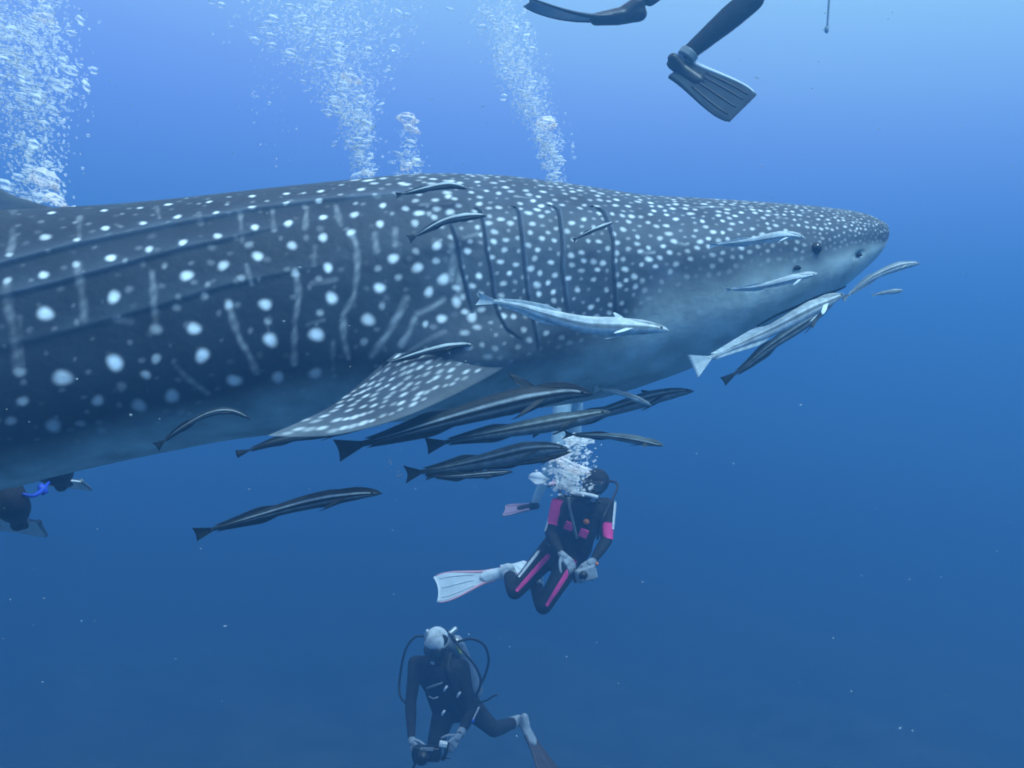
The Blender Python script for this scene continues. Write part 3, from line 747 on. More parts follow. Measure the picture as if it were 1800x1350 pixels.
remora([(830, 604, 3.98), (790, 609, 3.97), (735, 622, 3.95), (684, 637, 3.92)], 'thin dark remora with painted upper-rim highlight lying along the top of the pectoral fin', 'rimmed', .040, seed=5, up=(0, -.15, 1), tail=.045)
remora([(1415, 416, 4.10), (1380, 414, 4.09), (1320, 424, 4.10), (1262, 430, 4.12)], 'pale remora on the spotted head just behind the eye, casting a dark shadow', 'pale', .055, seed=6, up=(0, -.5, 1), tail=.03)
remora([(1437, 479, 4.06), (1400, 488, 4.05), (1340, 503, 4.05), (1285, 509, 4.06)], 'pale remora below the eye of the shark with a forked tail', 'pale', .046, seed=7, tail=.045, tail_fork=1.2, up=(0, -.6, 1))
remora([(1617, 462, 4.45), (1580, 468, 4.42), (1535, 487, 4.40), (1492, 518, 4.40)], 'striped remora swimming ahead of the mouth, tail towards the jaw', 'grey', .050, seed=8, tail=.04)
remora([(1588, 510, 4.6), (1572, 512, 4.6), (1552, 515, 4.6), (1538, 518, 4.6)], 'tiny remora alone in open water ahead of the mouth', 'grey', .085, seed=9, tail=.07)
remora([(1482, 514, 4.34), (1430, 540, 4.22), (1360, 578, 4.14), (1290, 610, 4.10), (1246, 630, 4.08)], 'big pale remora clinging under the jaw with a broad white tail', 'silver', .041, seed=10, up=(.35, .2, .9), tail=.072, tail_fork=.1)
remora([(1465, 527, 4.62), (1420, 562, 4.58), (1360, 604, 4.55), (1312, 643, 4.55), (1290, 658, 4.55)], 'dark green remora hanging below the jaw behind the big pale one', 'olive', .050, seed=11, up=(.4, 0, .9), tail=.038, tail_fork=.1)
remora([(442, 736, 3.62), (405, 722, 3.58), (365, 728, 3.57), (320, 752, 3.57), (287, 776, 3.58)], 'arched remora under the pale belly, behind the pectoral fin tip', 'dark', .034, seed=12, tail=.055, up=(0, -.2, 1))
remora([(640, 752, 3.95), (560, 764, 3.95), (490, 775, 3.95), (436, 792, 3.95)], 'thin black remora mostly hidden behind the tip of the pectoral fin', 'black', .036, seed=13, tail=.035, tail_fork=.0)
remora([(1043, 689, 3.98), (985, 688, 3.95), (890, 709, 3.92), (780, 739, 3.90), (690, 766, 3.88), (634, 781, 3.88)], 'largest remora, black with two white side lines, beneath the pectoral fin', 'dark', .050, seed=14, tail=.050, tail_fork=.15, up=(0, -.25, 1), pect=1.2, lift=.9)
remora([(1075, 721, 4.30), (1000, 738, 4.28), (900, 756, 4.26), (830, 768, 4.25), (780, 778, 4.25)], 'dark remora in the middle of the bunch below the largest one', 'olive', .050, seed=15, tail=.05, tail_fork=.1)
remora([(1220, 685, 4.62), (1160, 695, 4.60), (1070, 722, 4.58), (1000, 742, 4.56), (960, 752, 4.56)], 'long grey-green remora at the right end of the bunch, snout under the throat', 'olive', .046, seed=16, tail=.045, lift=.6)
remora([(1146, 713, 4.44), (1120, 701, 4.42), (1085, 689, 4.40), (1054, 684, 4.38)], 'little pale remora crossing above the long grey-green one, tail rimmed white', 'grey', .052, seed=17, tail=.085, tail_fork=.3)
remora([(1001, 787, 4.10), (940, 790, 4.08), (860, 808, 4.06), (790, 822, 4.05), (738, 830, 4.05)], 'stout olive remora at the bottom of the bunch with a ragged tail', 'olive', .060, seed=18, tail=.06, fins=1.3, tail_fork=.4)
remora([(1004, 793, 4.30), (950, 806, 4.29), (900, 815, 4.28), (850, 824, 4.28)], 'narrow black remora tucked under the belly of the stout olive one', 'black', .045, seed=19, tail=.04)
remora([(902, 828, 4.02), (860, 833, 4.01), (810, 837, 4.0), (762, 838, 4.0)], 'lowest remora of the bunch, slim, with a dark fin hanging down', 'dark', .046, seed=20, tail=.045, fins=1.6)
remora([(1168, 782, 4.00), (1130, 775, 3.98), (1075, 767, 3.96), (1005, 764, 3.96)], 'olive remora at the right of the bunch with both dark side fins spread', 'olive', .046, seed=21, tail=.062, pect_open=3.0, up=(0, -.45, 1), pect=.7, tail_fork=.8)
remora([(672, 864, 3.90), (620, 868, 3.88), (540, 883, 3.86), (450, 908, 3.84), (372, 931, 3.84)], 'lone black remora in open water at lower left, below the belly', 'dark', .044, seed=22, tail=.042, tail_fork=.1, up=(0, -.2, 1))
# ------------------------------------------------------------------ divers
M_SUIT = make_mat('neoprene', (.016, .018, .022), rough=.75, spec=.22, var=.3, scale=18, bump=.3, bump_scale=45)
M_SUIT2 = make_mat('worn_neoprene', (.022, .024, .028), rough=.8, spec=.2, var=.35, scale=14, bump=.35, bump_scale=40)
M_BCD = make_mat('black_vest', (.012, .013, .015), rough=.6, spec=.3, var=.3, scale=30, bump=.3, bump_scale=80)
M_PINK = make_mat('pink_panel', (.80, .055, .26), rough=.65, spec=.2, var=.12, scale=25, bump=.15)
M_WHITE = make_mat('white_trim', (.74, .76, .76), rough=.5, spec=.35, var=.1, scale=20, bump=.1)
M_GLOVE = make_mat('pale_glove', (.30, .34, .38), rough=.7, spec=.2, var=.2, scale=35, bump=.25)
M_SKINP = make_mat('face_skin', (.46, .27, .20), rough=.5, spec=.3, var=.1, scale=20, bump=.05)
M_RUB = make_mat('black_rubber', (.010, .011, .013), rough=.4, spec=.4, var=.2, bump=.1)
M_GLASS = make_mat('mask_glass', (.05, .08, .10), rough=.05, spec=.8, var=.05, bump=0)
M_STEEL = make_mat('tank_metal', (.42, .45, .46), rough=.35, spec=.5, var=.2, scale=12, bump=.05, metallic=.5)
M_ORANGE = make_mat('orange_button', (.85, .20, .04), rough=.4, spec=.4, var=.05, bump=0)
M_YELLOW = make_mat('yellow_tank_paint', (.50, .55, .12), rough=.45, spec=.4, var=.2, bump=.05)
M_WFIN = make_mat('white_fin', (.66, .72, .74), rough=.45, spec=.4, var=.12, scale=12, bump=.1)
M_GFIN = make_mat('grey_fin', (.16, .19, .20), rough=.4, spec=.45, var=.2, scale=10, bump=.1)
M_MAUVE = make_mat('mauve_fin', (.30, .20, .28), rough=.5, spec=.35, var=.15, bump=.05)
M_CAPC = make_mat('pale_cap', (.55, .60, .62), rough=.7, spec=.2, var=.35, scale=16, bump=.3)
M_DFIN = make_mat('dark_fin', (.030, .042, .052), rough=.75, spec=.12, var=.25, scale=10, bump=.1)
M_PINKFIN = make_mat('pink_fin_edge', (.85, .42, .46), rough=.45, spec=.4, var=.08, bump=.05)
M_BROWN = make_mat('brown_fin', (.062, .046, .046), rough=.5, spec=.35, var=.2, scale=10, bump=.1)
M_PALESUIT = make_mat('pale_blue_suit', (.42, .56, .62), rough=.7, spec=.25, var=.15, scale=14, bump=.25)
M_BLUE = make_mat('blue_strap', (.03, .09, .60), rough=.5, spec=.35, var=.1, bump=.05)

def frame_of(t):
    t = np.asarray(t, float); t = t / (np.linalg.norm(t) + 1e-12)
    h = np.array([0, 0, 1.0]) if abs(t[2]) < .9 else np.array([0, 1.0, 0])
    a = np.cross(t, h); a /= np.linalg.norm(a)
    return t, a, np.cross(t, a)

def capsule(p0, r0, p1, r1, m=18, caps=5):
    p0, p1 = np.asarray(p0, float), np.asarray(p1, float)
    t, a, b = frame_of(p1 - p0)
    rings = []
    for k in range(caps):
        f = math.pi / 2 * (1 - k / caps)
        rings.append((p0 - t * r0 * math.sin(f), max(r0 * math.cos(f), 1e-4)))
    for u in np.linspace(0, 1, 5):
        rings.append((p0 + (p1 - p0) * u, r0 + (r1 - r0) * u))
    for k in range(1, caps + 1):
        f = math.pi / 2 * k / caps
        rings.append((p1 + t * r1 * math.sin(f), max(r1 * math.cos(f), 1e-4)))
    ang = np.linspace(0, 2 * math.pi, m, endpoint=False)
    V = np.array([c + r * (np.cos(ang)[:, None] * a + np.sin(ang)[:, None] * b) for c, r in rings])
    f = grid_faces(len(rings), m, wrap_v=True).tolist()
    f += [list(range(m)), [(len(rings) - 1) * m + j for j in range(m)][::-1]]
    return V.reshape(-1, 3), f

def fuse(name, parts, mat, parent, voxel=.014, smooth=6):
    """grow tapered limbs into one continuous surface"""
    V, F, o = [], [], 0
    for v, f in parts:
        V.append(v); F += [[i + o for i in q] for q in f]; o += len(v)
    V = np.vstack(V)
    me = bpy.data.meshes.new('tmp'); me.from_pydata(V.tolist(), [], F)
    bm = bmesh.new(); bm.from_mesh(me); bmesh.ops.recalc_face_normals(bm, faces=bm.faces); bm.to_mesh(me); bm.free()
    ob = bpy.data.objects.new('tmp', me); col.objects.link(ob)
    rm = ob.modifiers.new('r', 'REMESH'); rm.mode = 'VOXEL'; rm.voxel_size = voxel
    sm = ob.modifiers.new('s', 'SMOOTH'); sm.factor = .5; sm.iterations = smooth
    dg = bpy.context.evaluated_depsgraph_get()
    out = bpy.data.meshes.new_from_object(ob.evaluated_get(dg))
    bpy.data.objects.remove(ob); bpy.data.meshes.remove(me)
    n = len(out.vertices)
    co = np.empty(n * 3); out.vertices.foreach_get('co', co)
    inv = ROOTS[parent.name]
    co = co.reshape(-1, 3) @ inv[:3, :3].T + inv[:3, 3]
    out.vertices.foreach_set('co', co.ravel()); out.update(); out.name = name
    out.materials.clear()
    return link_mesh(name, out, mat, parent)

def chain(pts):
    """[(point, radius), ...] as joined capsules"""
    return [capsule(a[0], a[1], b[0], b[1]) for a, b in zip(pts[:-1], pts[1:])]

def tube(name, pts, r, mat, parent, n=40, m=8):
    C = catmull(np.asarray(pts, float), n)
    rr = np.broadcast_to(np.asarray(r, float), (n,)) if np.ndim(r) == 0 else np.interp(np.linspace(0, 1, n), np.linspace(0, 1, len(r)), r)
    T = np.gradient(C, axis=0); T /= np.linalg.norm(T, axis=1, keepdims=True)
    _, a, _ = frame_of(T[0]); A = []
    for t in T:
        a = a - t * (a @ t); a /= np.linalg.norm(a); A.append(a)
    A = np.array(A); B = np.cross(T, A)
    g = np.linspace(0, 2 * math.pi, m, endpoint=False)
    V = C[:, None] + rr[:, None, None] * (np.cos(g)[None, :, None] * A[:, None] + np.sin(g)[None, :, None] * B[:, None])
    f = grid_faces(n, m, wrap_v=True).tolist() + [list(range(m)), [(n - 1) * m + j for j in range(m)][::-1]]
    return mesh_from(name, V.reshape(-1, 3), f, mat, parent)

def block(name, c, ax, ay, az, mat, parent, bevel=.25):
    """a box with half axes ax, ay, az and rounded edges"""
    bm = bmesh.new(); bmesh.ops.create_cube(bm, size=2)
    bmesh.ops.bevel(bm, geom=list(bm.edges), offset=bevel, segments=2, profile=.6, affect='EDGES')
    v = np.array([q.co[:] for q in bm.verts]); f = [[q.index for q in p.verts] for p in bm.faces]
    bm.free()
    M = np.stack([ax, ay, az])
    return mesh_from(name, v @ M + np.asarray(c), f, mat, parent)

def panel(name, p0, p1, r0, r1, facing, arc, mat, parent, n=14, m=8, lift=1.05):
    """a strip of cloth following a limb on the side that faces 'facing'"""
    p0, p1 = np.asarray(p0, float), np.asarray(p1, float)
    t = (p1 - p0) / np.linalg.norm(p1 - p0)
    a = np.asarray(facing, float); a = a - t * (a @ t); a /= np.linalg.norm(a); b = np.cross(t, a)
    u = np.linspace(0, 1, n)[:, None]; g = np.linspace(-arc, arc, m)[None, :] * (1 - .25 * np.abs(2 * u - 1) ** 3)
    r = (r0 + (r1 - r0) * u) * lift
    V = (p0 + (p1 - p0) * u)[:, None] + (r * np.cos(g))[..., None] * a + (r * np.sin(g))[..., None] * b
    W = V * 1.0 - (V - (p0 + (p1 - p0) * u)[:, None]) * .10
    G = np.concatenate([V, W[:, ::-1]], 1)
    f = grid_faces(n, 2 * m, wrap_v=True).tolist() + [list(range(2 * m))[::-1], [(n - 1) * 2 * m + j for j in range(2 * m)]]
    return mesh_from(name, G.reshape(-1, 3), f, mat, parent)

def hand(name, wrist, toward, back, mat, parent, side=1, curl=.5, size=1.0):
    """palm and five fingers; 'toward' runs from wrist to fingertips, 'back' out of the back of the hand"""
    w = np.asarray(wrist, float)
    t = np.asarray(toward, float); t /= np.linalg.norm(t)
    b = np.asarray(back, float); b = b - t * (b @ t); b /= np.linalg.norm(b)
    s = np.cross(t, b) * side
    k = size
    P = [capsule(w, .026 * k, w + t * .03 * k, .030 * k)]
    for q in (-1, -.33, .33, 1):
        P.append(capsule(w + t * .02 * k + s * .012 * q * k, .017 * k, w + t * .085 * k + s * .028 * q * k, .0145 * k))
    for q, ln in ((-1, .066), (-.33, .082), (.33, .088), (1, .078)):
        p = w + t * .088 * k + s * .030 * q * k
        d = t * math.cos(curl * .4) - b * math.sin(curl * .4) + s * .06 * q
        for j, part in enumerate((.45, .32, .23)):
            p2 = p + d / np.linalg.norm(d) * ln * part * k
            P.append(capsule(p, (.0100 - .0008 * j) * k, p2, (.0092 - .0008 * j) * k, m=10, caps=3))
            p = p2
            ang = curl * (j + 1.6) * .55
            d = t * math.cos(ang) - b * math.sin(ang) + s * .03 * q
    p = w + t * .028 * k + s * .030 * k
    d = t * .62 + s * .72 - b * .25 * curl
    for j, ln in enumerate((.042, .032, .026)):
        p2 = p + d / np.linalg.norm(d) * ln * k
        P.append(capsule(p, (.0125 - .001 * j) * k, p2, (.0115 - .001 * j) * k, m=10, caps=3))
        p = p2; d = t * (.75 + .12 * j) + s * (.5 - .2 * j) - b * .3 * curl * (j + 1)
    return fuse(name, P, mat, parent, voxel=.0045, smooth=3)

def swim_fin(heel, toward, face, parent, length=.62, width=.21, pocket=M_RUB, blade=M_GFIN, rail=M_RUB, bend=0.0, split=True, ribs=4, tip_flare=1.25, start=.15, w0=.42, rail2=None, pk=1.0):
    """one fin as a part of its diver: foot pocket, blade, side rails and ribs. heel: point; toward: heel to blade tip; face: up out of the blade"""
    h = np.asarray(heel, float)
    t = np.asarray(toward, float); t /= np.linalg.norm(t)
    f = np.asarray(face, float); f = f - t * (f @ t); f /= np.linalg.norm(f)
    s = np.cross(t, f)
    P = [capsule(h, .042 * pk, h + t * .12 * pk, .046 * pk), capsule(h + t * .12 * pk, .046 * pk, h + t * .24 * pk, .034 * pk),
         capsule(h + (s * .018 + t * .1) * pk, .034 * pk, h + (s * .028 + t * .22) * pk, .028 * pk), capsule(h + (t * .1 - s * .018) * pk, .034 * pk, h + (t * .22 - s * .028) * pk, .028 * pk),
         capsule(h + f * .05 * pk, .042 * pk, h + (f * .015 + t * .07) * pk, .044 * pk)]
    fp = fuse('foot_pocket', P, pocket, parent, voxel=.010, smooth=4)
    sub_of(fp, parent)
    n, m = 26, 13
    u = np.linspace(0, 1, n); v = np.linspace(-1, 1, m)
    wid = width / 2 * (w0 + (tip_flare - w0) * sstep(0, .85, u)) * (1 - .10 * sstep(.92, 1, u))
    zb = bend * u ** 2
    edge_tip = np.ones((n, m)) * u[:, None] * (1 - (0.05 * (1 - np.abs(v) ** 2) if split else 0 * v)[None, :] * sstep(.7, 1, u)[:, None])
    C = h[None, None] + t * (start + (length - start) * edge_tip)[..., None] + s * (wid[:, None] * v[None, :])[..., None] + f * (zb[:, None] + .012 * np.cos(v * math.pi)[None, :] * 0)[..., None]
    thk = (.007 * (1 - .6 * u))[:, None, None]
    A, B = C + f * thk, C - f * thk
    G = np.concatenate([A, B[:, ::-1]], 1)
    ff = grid_faces(n, 2 * m, wrap_v=True).tolist() + [list(range(2 * m))[::-1], [(n - 1) * 2 * m + j for j in range(2 * m)]]
    bl = mesh_from('fin_blade', G.reshape(-1, 3), ff, blade, parent)
    sub_of(bl, parent)
    for q in (0, m - 1):
        tube('rail', C[::3, q], [.015, .012, .008, .005], rail if (q == 0 or rail2 is None) else rail2, bl, n=24, m=8)
    for q in np.linspace(2, m - 3, ribs).astype(int) if ribs else []:
        tube('rib', C[8:-1:3, q] + f * .004, [.007, .007, .004], M_RUB if blade in (M_GFIN, M_DFIN) else blade, bl, n=16, m=6)
    return fp

def person_body(J, suit, parent, arms=True, scale=1.0, head=True, voxel=.014):
    """J: joints in world space. torso, head, tapered arms and legs as one surface"""
    k = scale
    P = []
    g = lambda n: np.asarray(J[n], float)
    sl, sr, hl, hr = g('sh_l'), g('sh_r'), g('hip_l'), g('hip_r')
    ch, pe = (sl + sr) / 2, (hl + hr) / 2
    up = (ch - pe); up /= np.linalg.norm(up)
    for a, b in ((sl, hl), (sr, hr)):
        ins = ch + (a - ch) * .58 - up * .06; ind = pe + (b - pe) * .75
        P.append(capsule(ins, .115 * k, ins * .45 + ind * .55, .100 * k)); P.append(capsule(ins * .45 + ind * .55, .100 * k, ind, .110 * k))
    P.append(capsule(ch - up * .08, .125 * k, pe, .120 * k))
    P.append(capsule(sl + (ch - sl) * .1, .066 * k, sr + (ch - sr) * .1, .066 * k))
    if head:
        hd = g('head'); nk = ch + up * .03
        P.append(capsule(nk, .066 * k, nk * .35 + hd * .65, .058 * k))
        d = hd - nk; d /= np.linalg.norm(d)
        P.append(capsule(hd - d * .045 * k, .080 * k, hd + d * .035 * k, .098 * k))
        fd = np.asarray(J['face'], float); fd = fd / np.linalg.norm(fd)
        P.append(capsule(hd - d * .065 * k + fd * .035 * k, .055 * k, hd + fd * .03 * k, .078 * k))
    for s in 'lr':
        if arms:
            P += chain([(g('sh_' + s), .066 * k), (g('sh_' + s) * .5 + g('el_' + s) * .5, .054 * k), (g('el_' + s), .047 * k)])
            P += chain([(g('el_' + s), .047 * k), (g('el_' + s) * .65 + g('wr_' + s) * .35, .046 * k), (g('wr_' + s), .031 * k)])
        P += chain([(g('hip_' + s), .105 * k), (g('hip_' + s) * .55 + g('kn_' + s) * .45, .086 * k), (g('kn_' + s), .063 * k)])
        P += chain([(g('kn_' + s), .063 * k), (g('kn_' + s) * .65 + g('an_' + s) * .35, .062 * k), (g('an_' + s), .042 * k)])
    return fuse('body', P, suit, parent, voxel=voxel * k)

def face_gear(J, parent, mask_mat=M_RUB, hose=None, strap=M_RUB, skin=True):
    hd = np.asarray(J['head'], float); fd = np.asarray(J['face'], float); fd /= np.linalg.norm(fd)
    up = np.asarray(J.get('headup', (0, 0, 1)), float); up = up - fd * (up @ fd); up /= np.linalg.norm(up)
    sd = np.cross(fd, up)
    if skin:
        fc = fuse('face', [capsule(hd + fd * .050 - up * .070, .042, hd + fd * .055 + up * .035, .052), capsule(hd + fd * .105 - up * .005, .012, hd + fd * .118 - up * .03, .016),
                           capsule(hd + fd * .08 - up * .065 - sd * .018, .016, hd + fd * .08 - up * .065 + sd * .018, .016)], M_SKINP, parent, voxel=.007, smooth=4)
    mk = block('mask', hd + fd * .098 + up * .022, sd * .085, up * .046, fd * .034, mask_mat, parent, .35)
    sub_of(mk, parent)
    for q in (-1, 1):
        block('lens', hd + fd * .130 + up * .024 + sd * .040 * q, sd * .032, up * .032, fd * .006, M_GLASS, mk, .3)
    tube('strap', [hd + sd * .082 * math.cos(a) * 1.22 + fd * .098 * math.sin(a) * 1.02 + up * .025 for a in np.linspace(.35, -math.pi - .35, 14)], .009, strap, mk, n=40, m=6)
    rg = block('regulator', hd + fd * .135 - up * .062, sd * .040, up * .034, fd * .030, M_RUB, parent, .4)
    sub_of(rg, parent)
    ball('purge_cover', hd + fd * .160 - up * .062, .026, M_STEEL, rg, seg=14, rings=8, sy=.6)
    for q in (-1, 1):
        tube('exhaust', [hd + fd * .13 - up * .085 + sd * .015 * q, hd + fd * .13 - up * .10 + sd * .055 * q], .013, M_RUB, rg, n=8)
    return sd, up, fd

def tank_on(J, parent, away, body_mat=M_STEEL, off=.20, length=.62, top=.10):
    """air cylinder carried on the back"""
    ch = (np.asarray(J['sh_l'], float) + np.asarray(J['sh_r'], float)) / 2; pe = (np.asarray(J['hip_l'], float) + np.asarray(J['hip_r'], float)) / 2
    up = ch - pe; up /= np.linalg.norm(up)
    aw = np.asarray(away, float); aw = aw - up * (aw @ up); aw /= np.linalg.norm(aw)
    a = ch + up * top + aw * off
    tk = fuse('tank', [capsule(a - up * .06, .086, a - up * length, .088)], body_mat, parent, voxel=.012, smooth=2)
    sub_of(tk, parent)
    tube('valve', [a + up * .02, a + up * .075], [.022, .018], M_STEEL, tk, n=8)
    ball('knob', a + up * .06 + np.cross(up, aw) * .05, .022, M_RUB, tk, seg=10, rings=6)
    tube('first_stage', [a + up * .07 - aw * .02, a + up * .07 + aw * .07], .026, M_STEEL, tk, n=8)
    return a + up * .06

def vest(J, parent, front, mat=M_BCD):
    """buoyancy vest: two front panels, shoulder straps, belt and back plate"""
    sl, sr, hl, hr = (np.asarray(J[n], float) for n in ('sh_l', 'sh_r', 'hip_l', 'hip_r'))
    ch, pe = (sl + sr) / 2, (hl + hr) / 2
    up = ch - pe; L = np.linalg.norm(up); up /= L
    fr = np.asarray(front, float); fr = fr - up * (fr @ up); fr /= np.linalg.norm(fr)
    sd = np.cross(fr, up)
    P = []
    for q in (-1, 1):
        P += [capsule(ch + sd * .11 * q + fr * .085 - up * .02, .038, ch + sd * .125 * q + fr * .11 - up * .22, .055),
              capsule(ch + sd * .125 * q + fr * .11 - up * .22, .055, pe + sd * .13 * q + fr * .09 + up * .08, .068),
              capsule(ch + sd * .10 * q + fr * .07 + up * .01, .030, ch + sd * .10 * q - fr * .10 + up * .03, .035)]
    P += [capsule(ch - fr * .12, .075, pe - fr * .10 + up * .05, .08), capsule(pe - sd * .13 + fr * .07 + up * .06, .035, pe + sd * .13 + fr * .07 + up * .06, .035)]
    v = fuse('vest', P, mat, parent, voxel=.012, smooth=5)
    sub_of(v, parent)
    return v, ch, pe, up, fr, sd

A3 = lambda px, py, d: np.array(at(px, py, d))

# --- the diver in a black and pink suit, kneeling in mid-water behind the shark
JA = dict(head=A3(1046, 851, 7.85), face=(-.18, -.92, -.28), sh_l=A3(986, 886, 7.98), sh_r=A3(1066, 889, 7.95), el_l=A3(968, 938, 7.88), el_r=A3(1066, 950, 7.80),
          wr_l=A3(986, 973, 7.62), wr_r=A3(1043, 985, 7.60), hip_l=A3(975, 962, 8.05), hip_r=A3(1014, 968, 8.03), kn_l=A3(905, 1040, 7.90), kn_r=A3(955, 1066, 7.80),
          an_l=A3(893, 1004, 8.22), an_r=A3(940, 1024, 8.16))
dv = thing('person', tuple((JA['hip_l'] + JA['hip_r']) / 2), 'diver in black wetsuit with bright pink panels and stripes, holding a camera in both hands', 'person')
person_body(JA, M_SUIT, dv, scale=1.05)
sd, up, fd = face_gear(JA, dv, strap=M_RUB)
v, ch, pe, tup, fr, tsd = vest(JA, dv, (-.1, -1, -.1))
for q, dz in ((-.055, .16), (.075, .17)):
    block('pink_pocket', ch - tup * dz + tsd * q * -1 + fr * .170, tsd * .034, tup * .034, fr * .008, M_PINK, v, .2)
ball('orange_button', ch - tup * .075 + fr * .16 + tsd * -.06, .024, M_ORANGE, v, seg=12, rings=8)
tube('white_strap', [A3(1008, 869, 7.70), A3(1028, 869, 7.66), A3(1050, 874, 7.70)], .016, M_WHITE, v, n=16)
hi = tank_on(JA, dv, (.1, 1, 0))
tube('hose', [hi, hi + np.array((-.22, -.05, .05)), A3(985, 868, 7.75), A3(1012, 872, 7.64), np.asarray(JA['head']) + fd * .15 - up * .06], .011, M_RUB, dv)
tube('hose', [hi, hi + np.array((.2, -.05, -.02)), A3(1062, 905, 7.72), A3(1050, 948, 7.75)], .011, M_RUB, dv)
tube('inflator_hose', [A3(1000, 872, 7.82), A3(1002, 895, 7.72), A3(1010, 930, 7.76), A3(1014, 946, 7.80)], .011, M_GFIN, dv)
panel('pink_sleeve_panel', JA['sh_l'] + np.array((-.01, 0, .02)), JA['sh_l'] * .25 + JA['el_l'] * .75, .070, .055, (-.2, -1, 0), 1.15, M_PINK, dv)
panel('pink_sleeve_panel', JA['sh_r'] * .45 + JA['el_r'] * .55, JA['el_r'], .056, .05, (.3, -1, 0), 1.1, M_PINK, dv)
panel('white_sleeve_stripe', JA['sh_r'] + np.array((.01, 0, .03)), JA['sh_r'] * .3 + JA['el_r'] * .7, .070, .058, (1, -.6, .1), .28, M_WHITE, dv)
panel('white_sleeve_stripe', JA['sh_l'] * .6 + JA['el_l'] * .4, JA['el_l'], .062, .052, (-1, -.35, .1), .25, M_WHITE, dv)
for s, fc in (('l', (.25, -1, .35)), ('r', (.35, -1, .25))):
    panel('pink_leg_stripe', JA['hip_' + s] * .8 + JA['kn_' + s] * .2, JA['kn_' + s], .100, .066, fc, .22, M_PINK, dv, lift=1.06)
panel('white_leg_stripe', JA['hip_l'] * .75 + JA['kn_l'] * .25, JA['kn_l'] * .8 + JA['hip_l'] * .2, .098, .072, (-.8, -.7, .5), .17, M_WHITE, dv, lift=1.05)
hand('glove', JA['wr_l'], A3(1012, 1002, 7.56) - JA['wr_l'], (.2, -.6, .6), M_GLOVE, dv, side=1, curl=.9, size=1.1)
hand('glove', JA['wr_r'], A3(1024, 1003, 7.56) - JA['wr_r'], (.1, -.6, .6), M_GLOVE, dv, side=-1, curl=.9, size=1.1)
for s in 'lr':
    tube('boot', [JA['an_' + s] * .75 + JA['kn_' + s] * .25, JA['an_' + s], JA['an_' + s] + (JA['an_' + s] - JA['kn_' + s]) * .12], [.062, .056, .052], M_WHITE, dv, n=14, m=14)
swim_fin(A3(898, 1003, 8.20), A3(775, 1034, 8.25) - A3(898, 1003, 8.20), (.05, -.80, .55), dv, length=.66, width=.20, pocket=M_WFIN, blade=M_WFIN, rail=M_PINKFIN, ribs=3)
swim_fin(A3(948, 1026, 8.26), (-.35, .9, .1), (-.2, .2, 1), dv, length=.64, width=.20, pocket=M_WFIN, blade=M_WFIN, rail=M_PINKFIN, ribs=3)
cm = thing('camera', tuple(A3(1030, 1010, 7.52)), 'small pale underwater camera held by the diver in pink and black', 'camera')
cb = block('housing', A3(1030, 1009, 7.52), np.array((.075, .01, .02)), np.array((-.01, .03, 0)), np.array((-.01, 0, .048)), M_GLOVE, cm, .25)
sub_of(cb, cm)
tube('lens_port', [A3(1026, 1011, 7.50), A3(1024, 1012, 7.43)], [.034, .030], M_RUB, cm, n=8, m=16)
ball('shutter_button', A3(1049, 991, 7.50), .014, M_ORANGE, cm, seg=10, rings=6)
tube('handle', [A3(1012, 1000, 7.54), A3(1008, 1012, 7.54), A3(1012, 1024, 7.54)], .012, M_RUB, cm, n=14)

# --- the dark diver below, looking down over a camera
JB = dict(head=A3(768, 1131, 8.85), face=(-.22, -.80, -.60), headup=(0, -.4, 1), sh_l=A3(731, 1166, 8.95), sh_r=A3(812, 1172, 9.0), el_l=A3(722, 1234, 8.80), el_r=A3(828, 1254, 8.85),
          wr_l=A3(723, 1297, 8.55), wr_r=A3(808, 1292, 8.55), hip_l=A3(782, 1250, 9.15), hip_r=A3(824, 1240, 9.2), kn_l=A3(762, 1318, 8.95), kn_r=A3(868, 1283, 9.12),
          an_l=A3(768, 1330, 9.4), an_r=A3(908, 1268, 9.42))
db = thing('person', tuple((JB['hip_l'] + JB['hip_r']) / 2), 'diver all in black with pale cap and looping hoses, deepest in the water', 'person')
person_body(JB, M_SUIT2, db, scale=1.12)
sd, up, fd = face_gear(JB, db, strap=M_WHITE)
hd = JB['head']
cap = fuse('cap', [capsule(hd + up * .048 - fd * .02, .104, hd + up * .062 + fd * .03, .092), capsule(hd + up * .060 + fd * .065 - sd * .04, .048, hd + up * .060 + fd * .065 + sd * .04, .048)], M_CAPC, db, voxel=.010, smooth=3)
tube('mask_clip', [hd + up * .05 + sd * .095, hd + up * .12 + sd * .085, hd + up * .165 + sd * .07], [.020, .016, .012], M_WHITE, db, n=10)
tube('cap_band', [hd + sd * .10 * math.cos(a) + fd * .105 * math.sin(a) + up * .035 for a in np.linspace(0, 2 * math.pi, 16)], .012, M_GLOVE, db, n=40)
v, ch, pe, tup, fr, tsd = vest(JB, db, (-.25, -1, -.2))
hi = tank_on(JB, db, (.75, .65, .35), off=.235, top=.12)
tube('yellow_band', [hi + tup * (-.12) + np.array((0.02, -.09, 0)) * 1.0, hi + tup * (-.20) + np.array((.03, -.095, 0))], .018, M_YELLOW, db, n=8)
tube('hose', [hi, A3(800, 1128, 9.0), A3(829, 1123, 9.0), A3(851, 1134, 9.0), A3(859, 1159, 8.98), A3(853, 1186, 8.95), A3(843, 1206, 8.92)], .012, M_RUB, db)
tube('hose', [hi, A3(810, 1140, 8.95), A3(836, 1172, 8.9), A3(845, 1200, 8.86), A3(836, 1225, 8.84)], .012, M_RUB, db)
tube('hose', [hi, A3(748, 1118, 9.05), A3(728, 1121, 9.05), A3(712, 1145, 9.02), A3(703, 1190, 9.0), A3(703, 1222, 8.92), A3(716, 1240, 8.82)], .011, M_RUB, db)
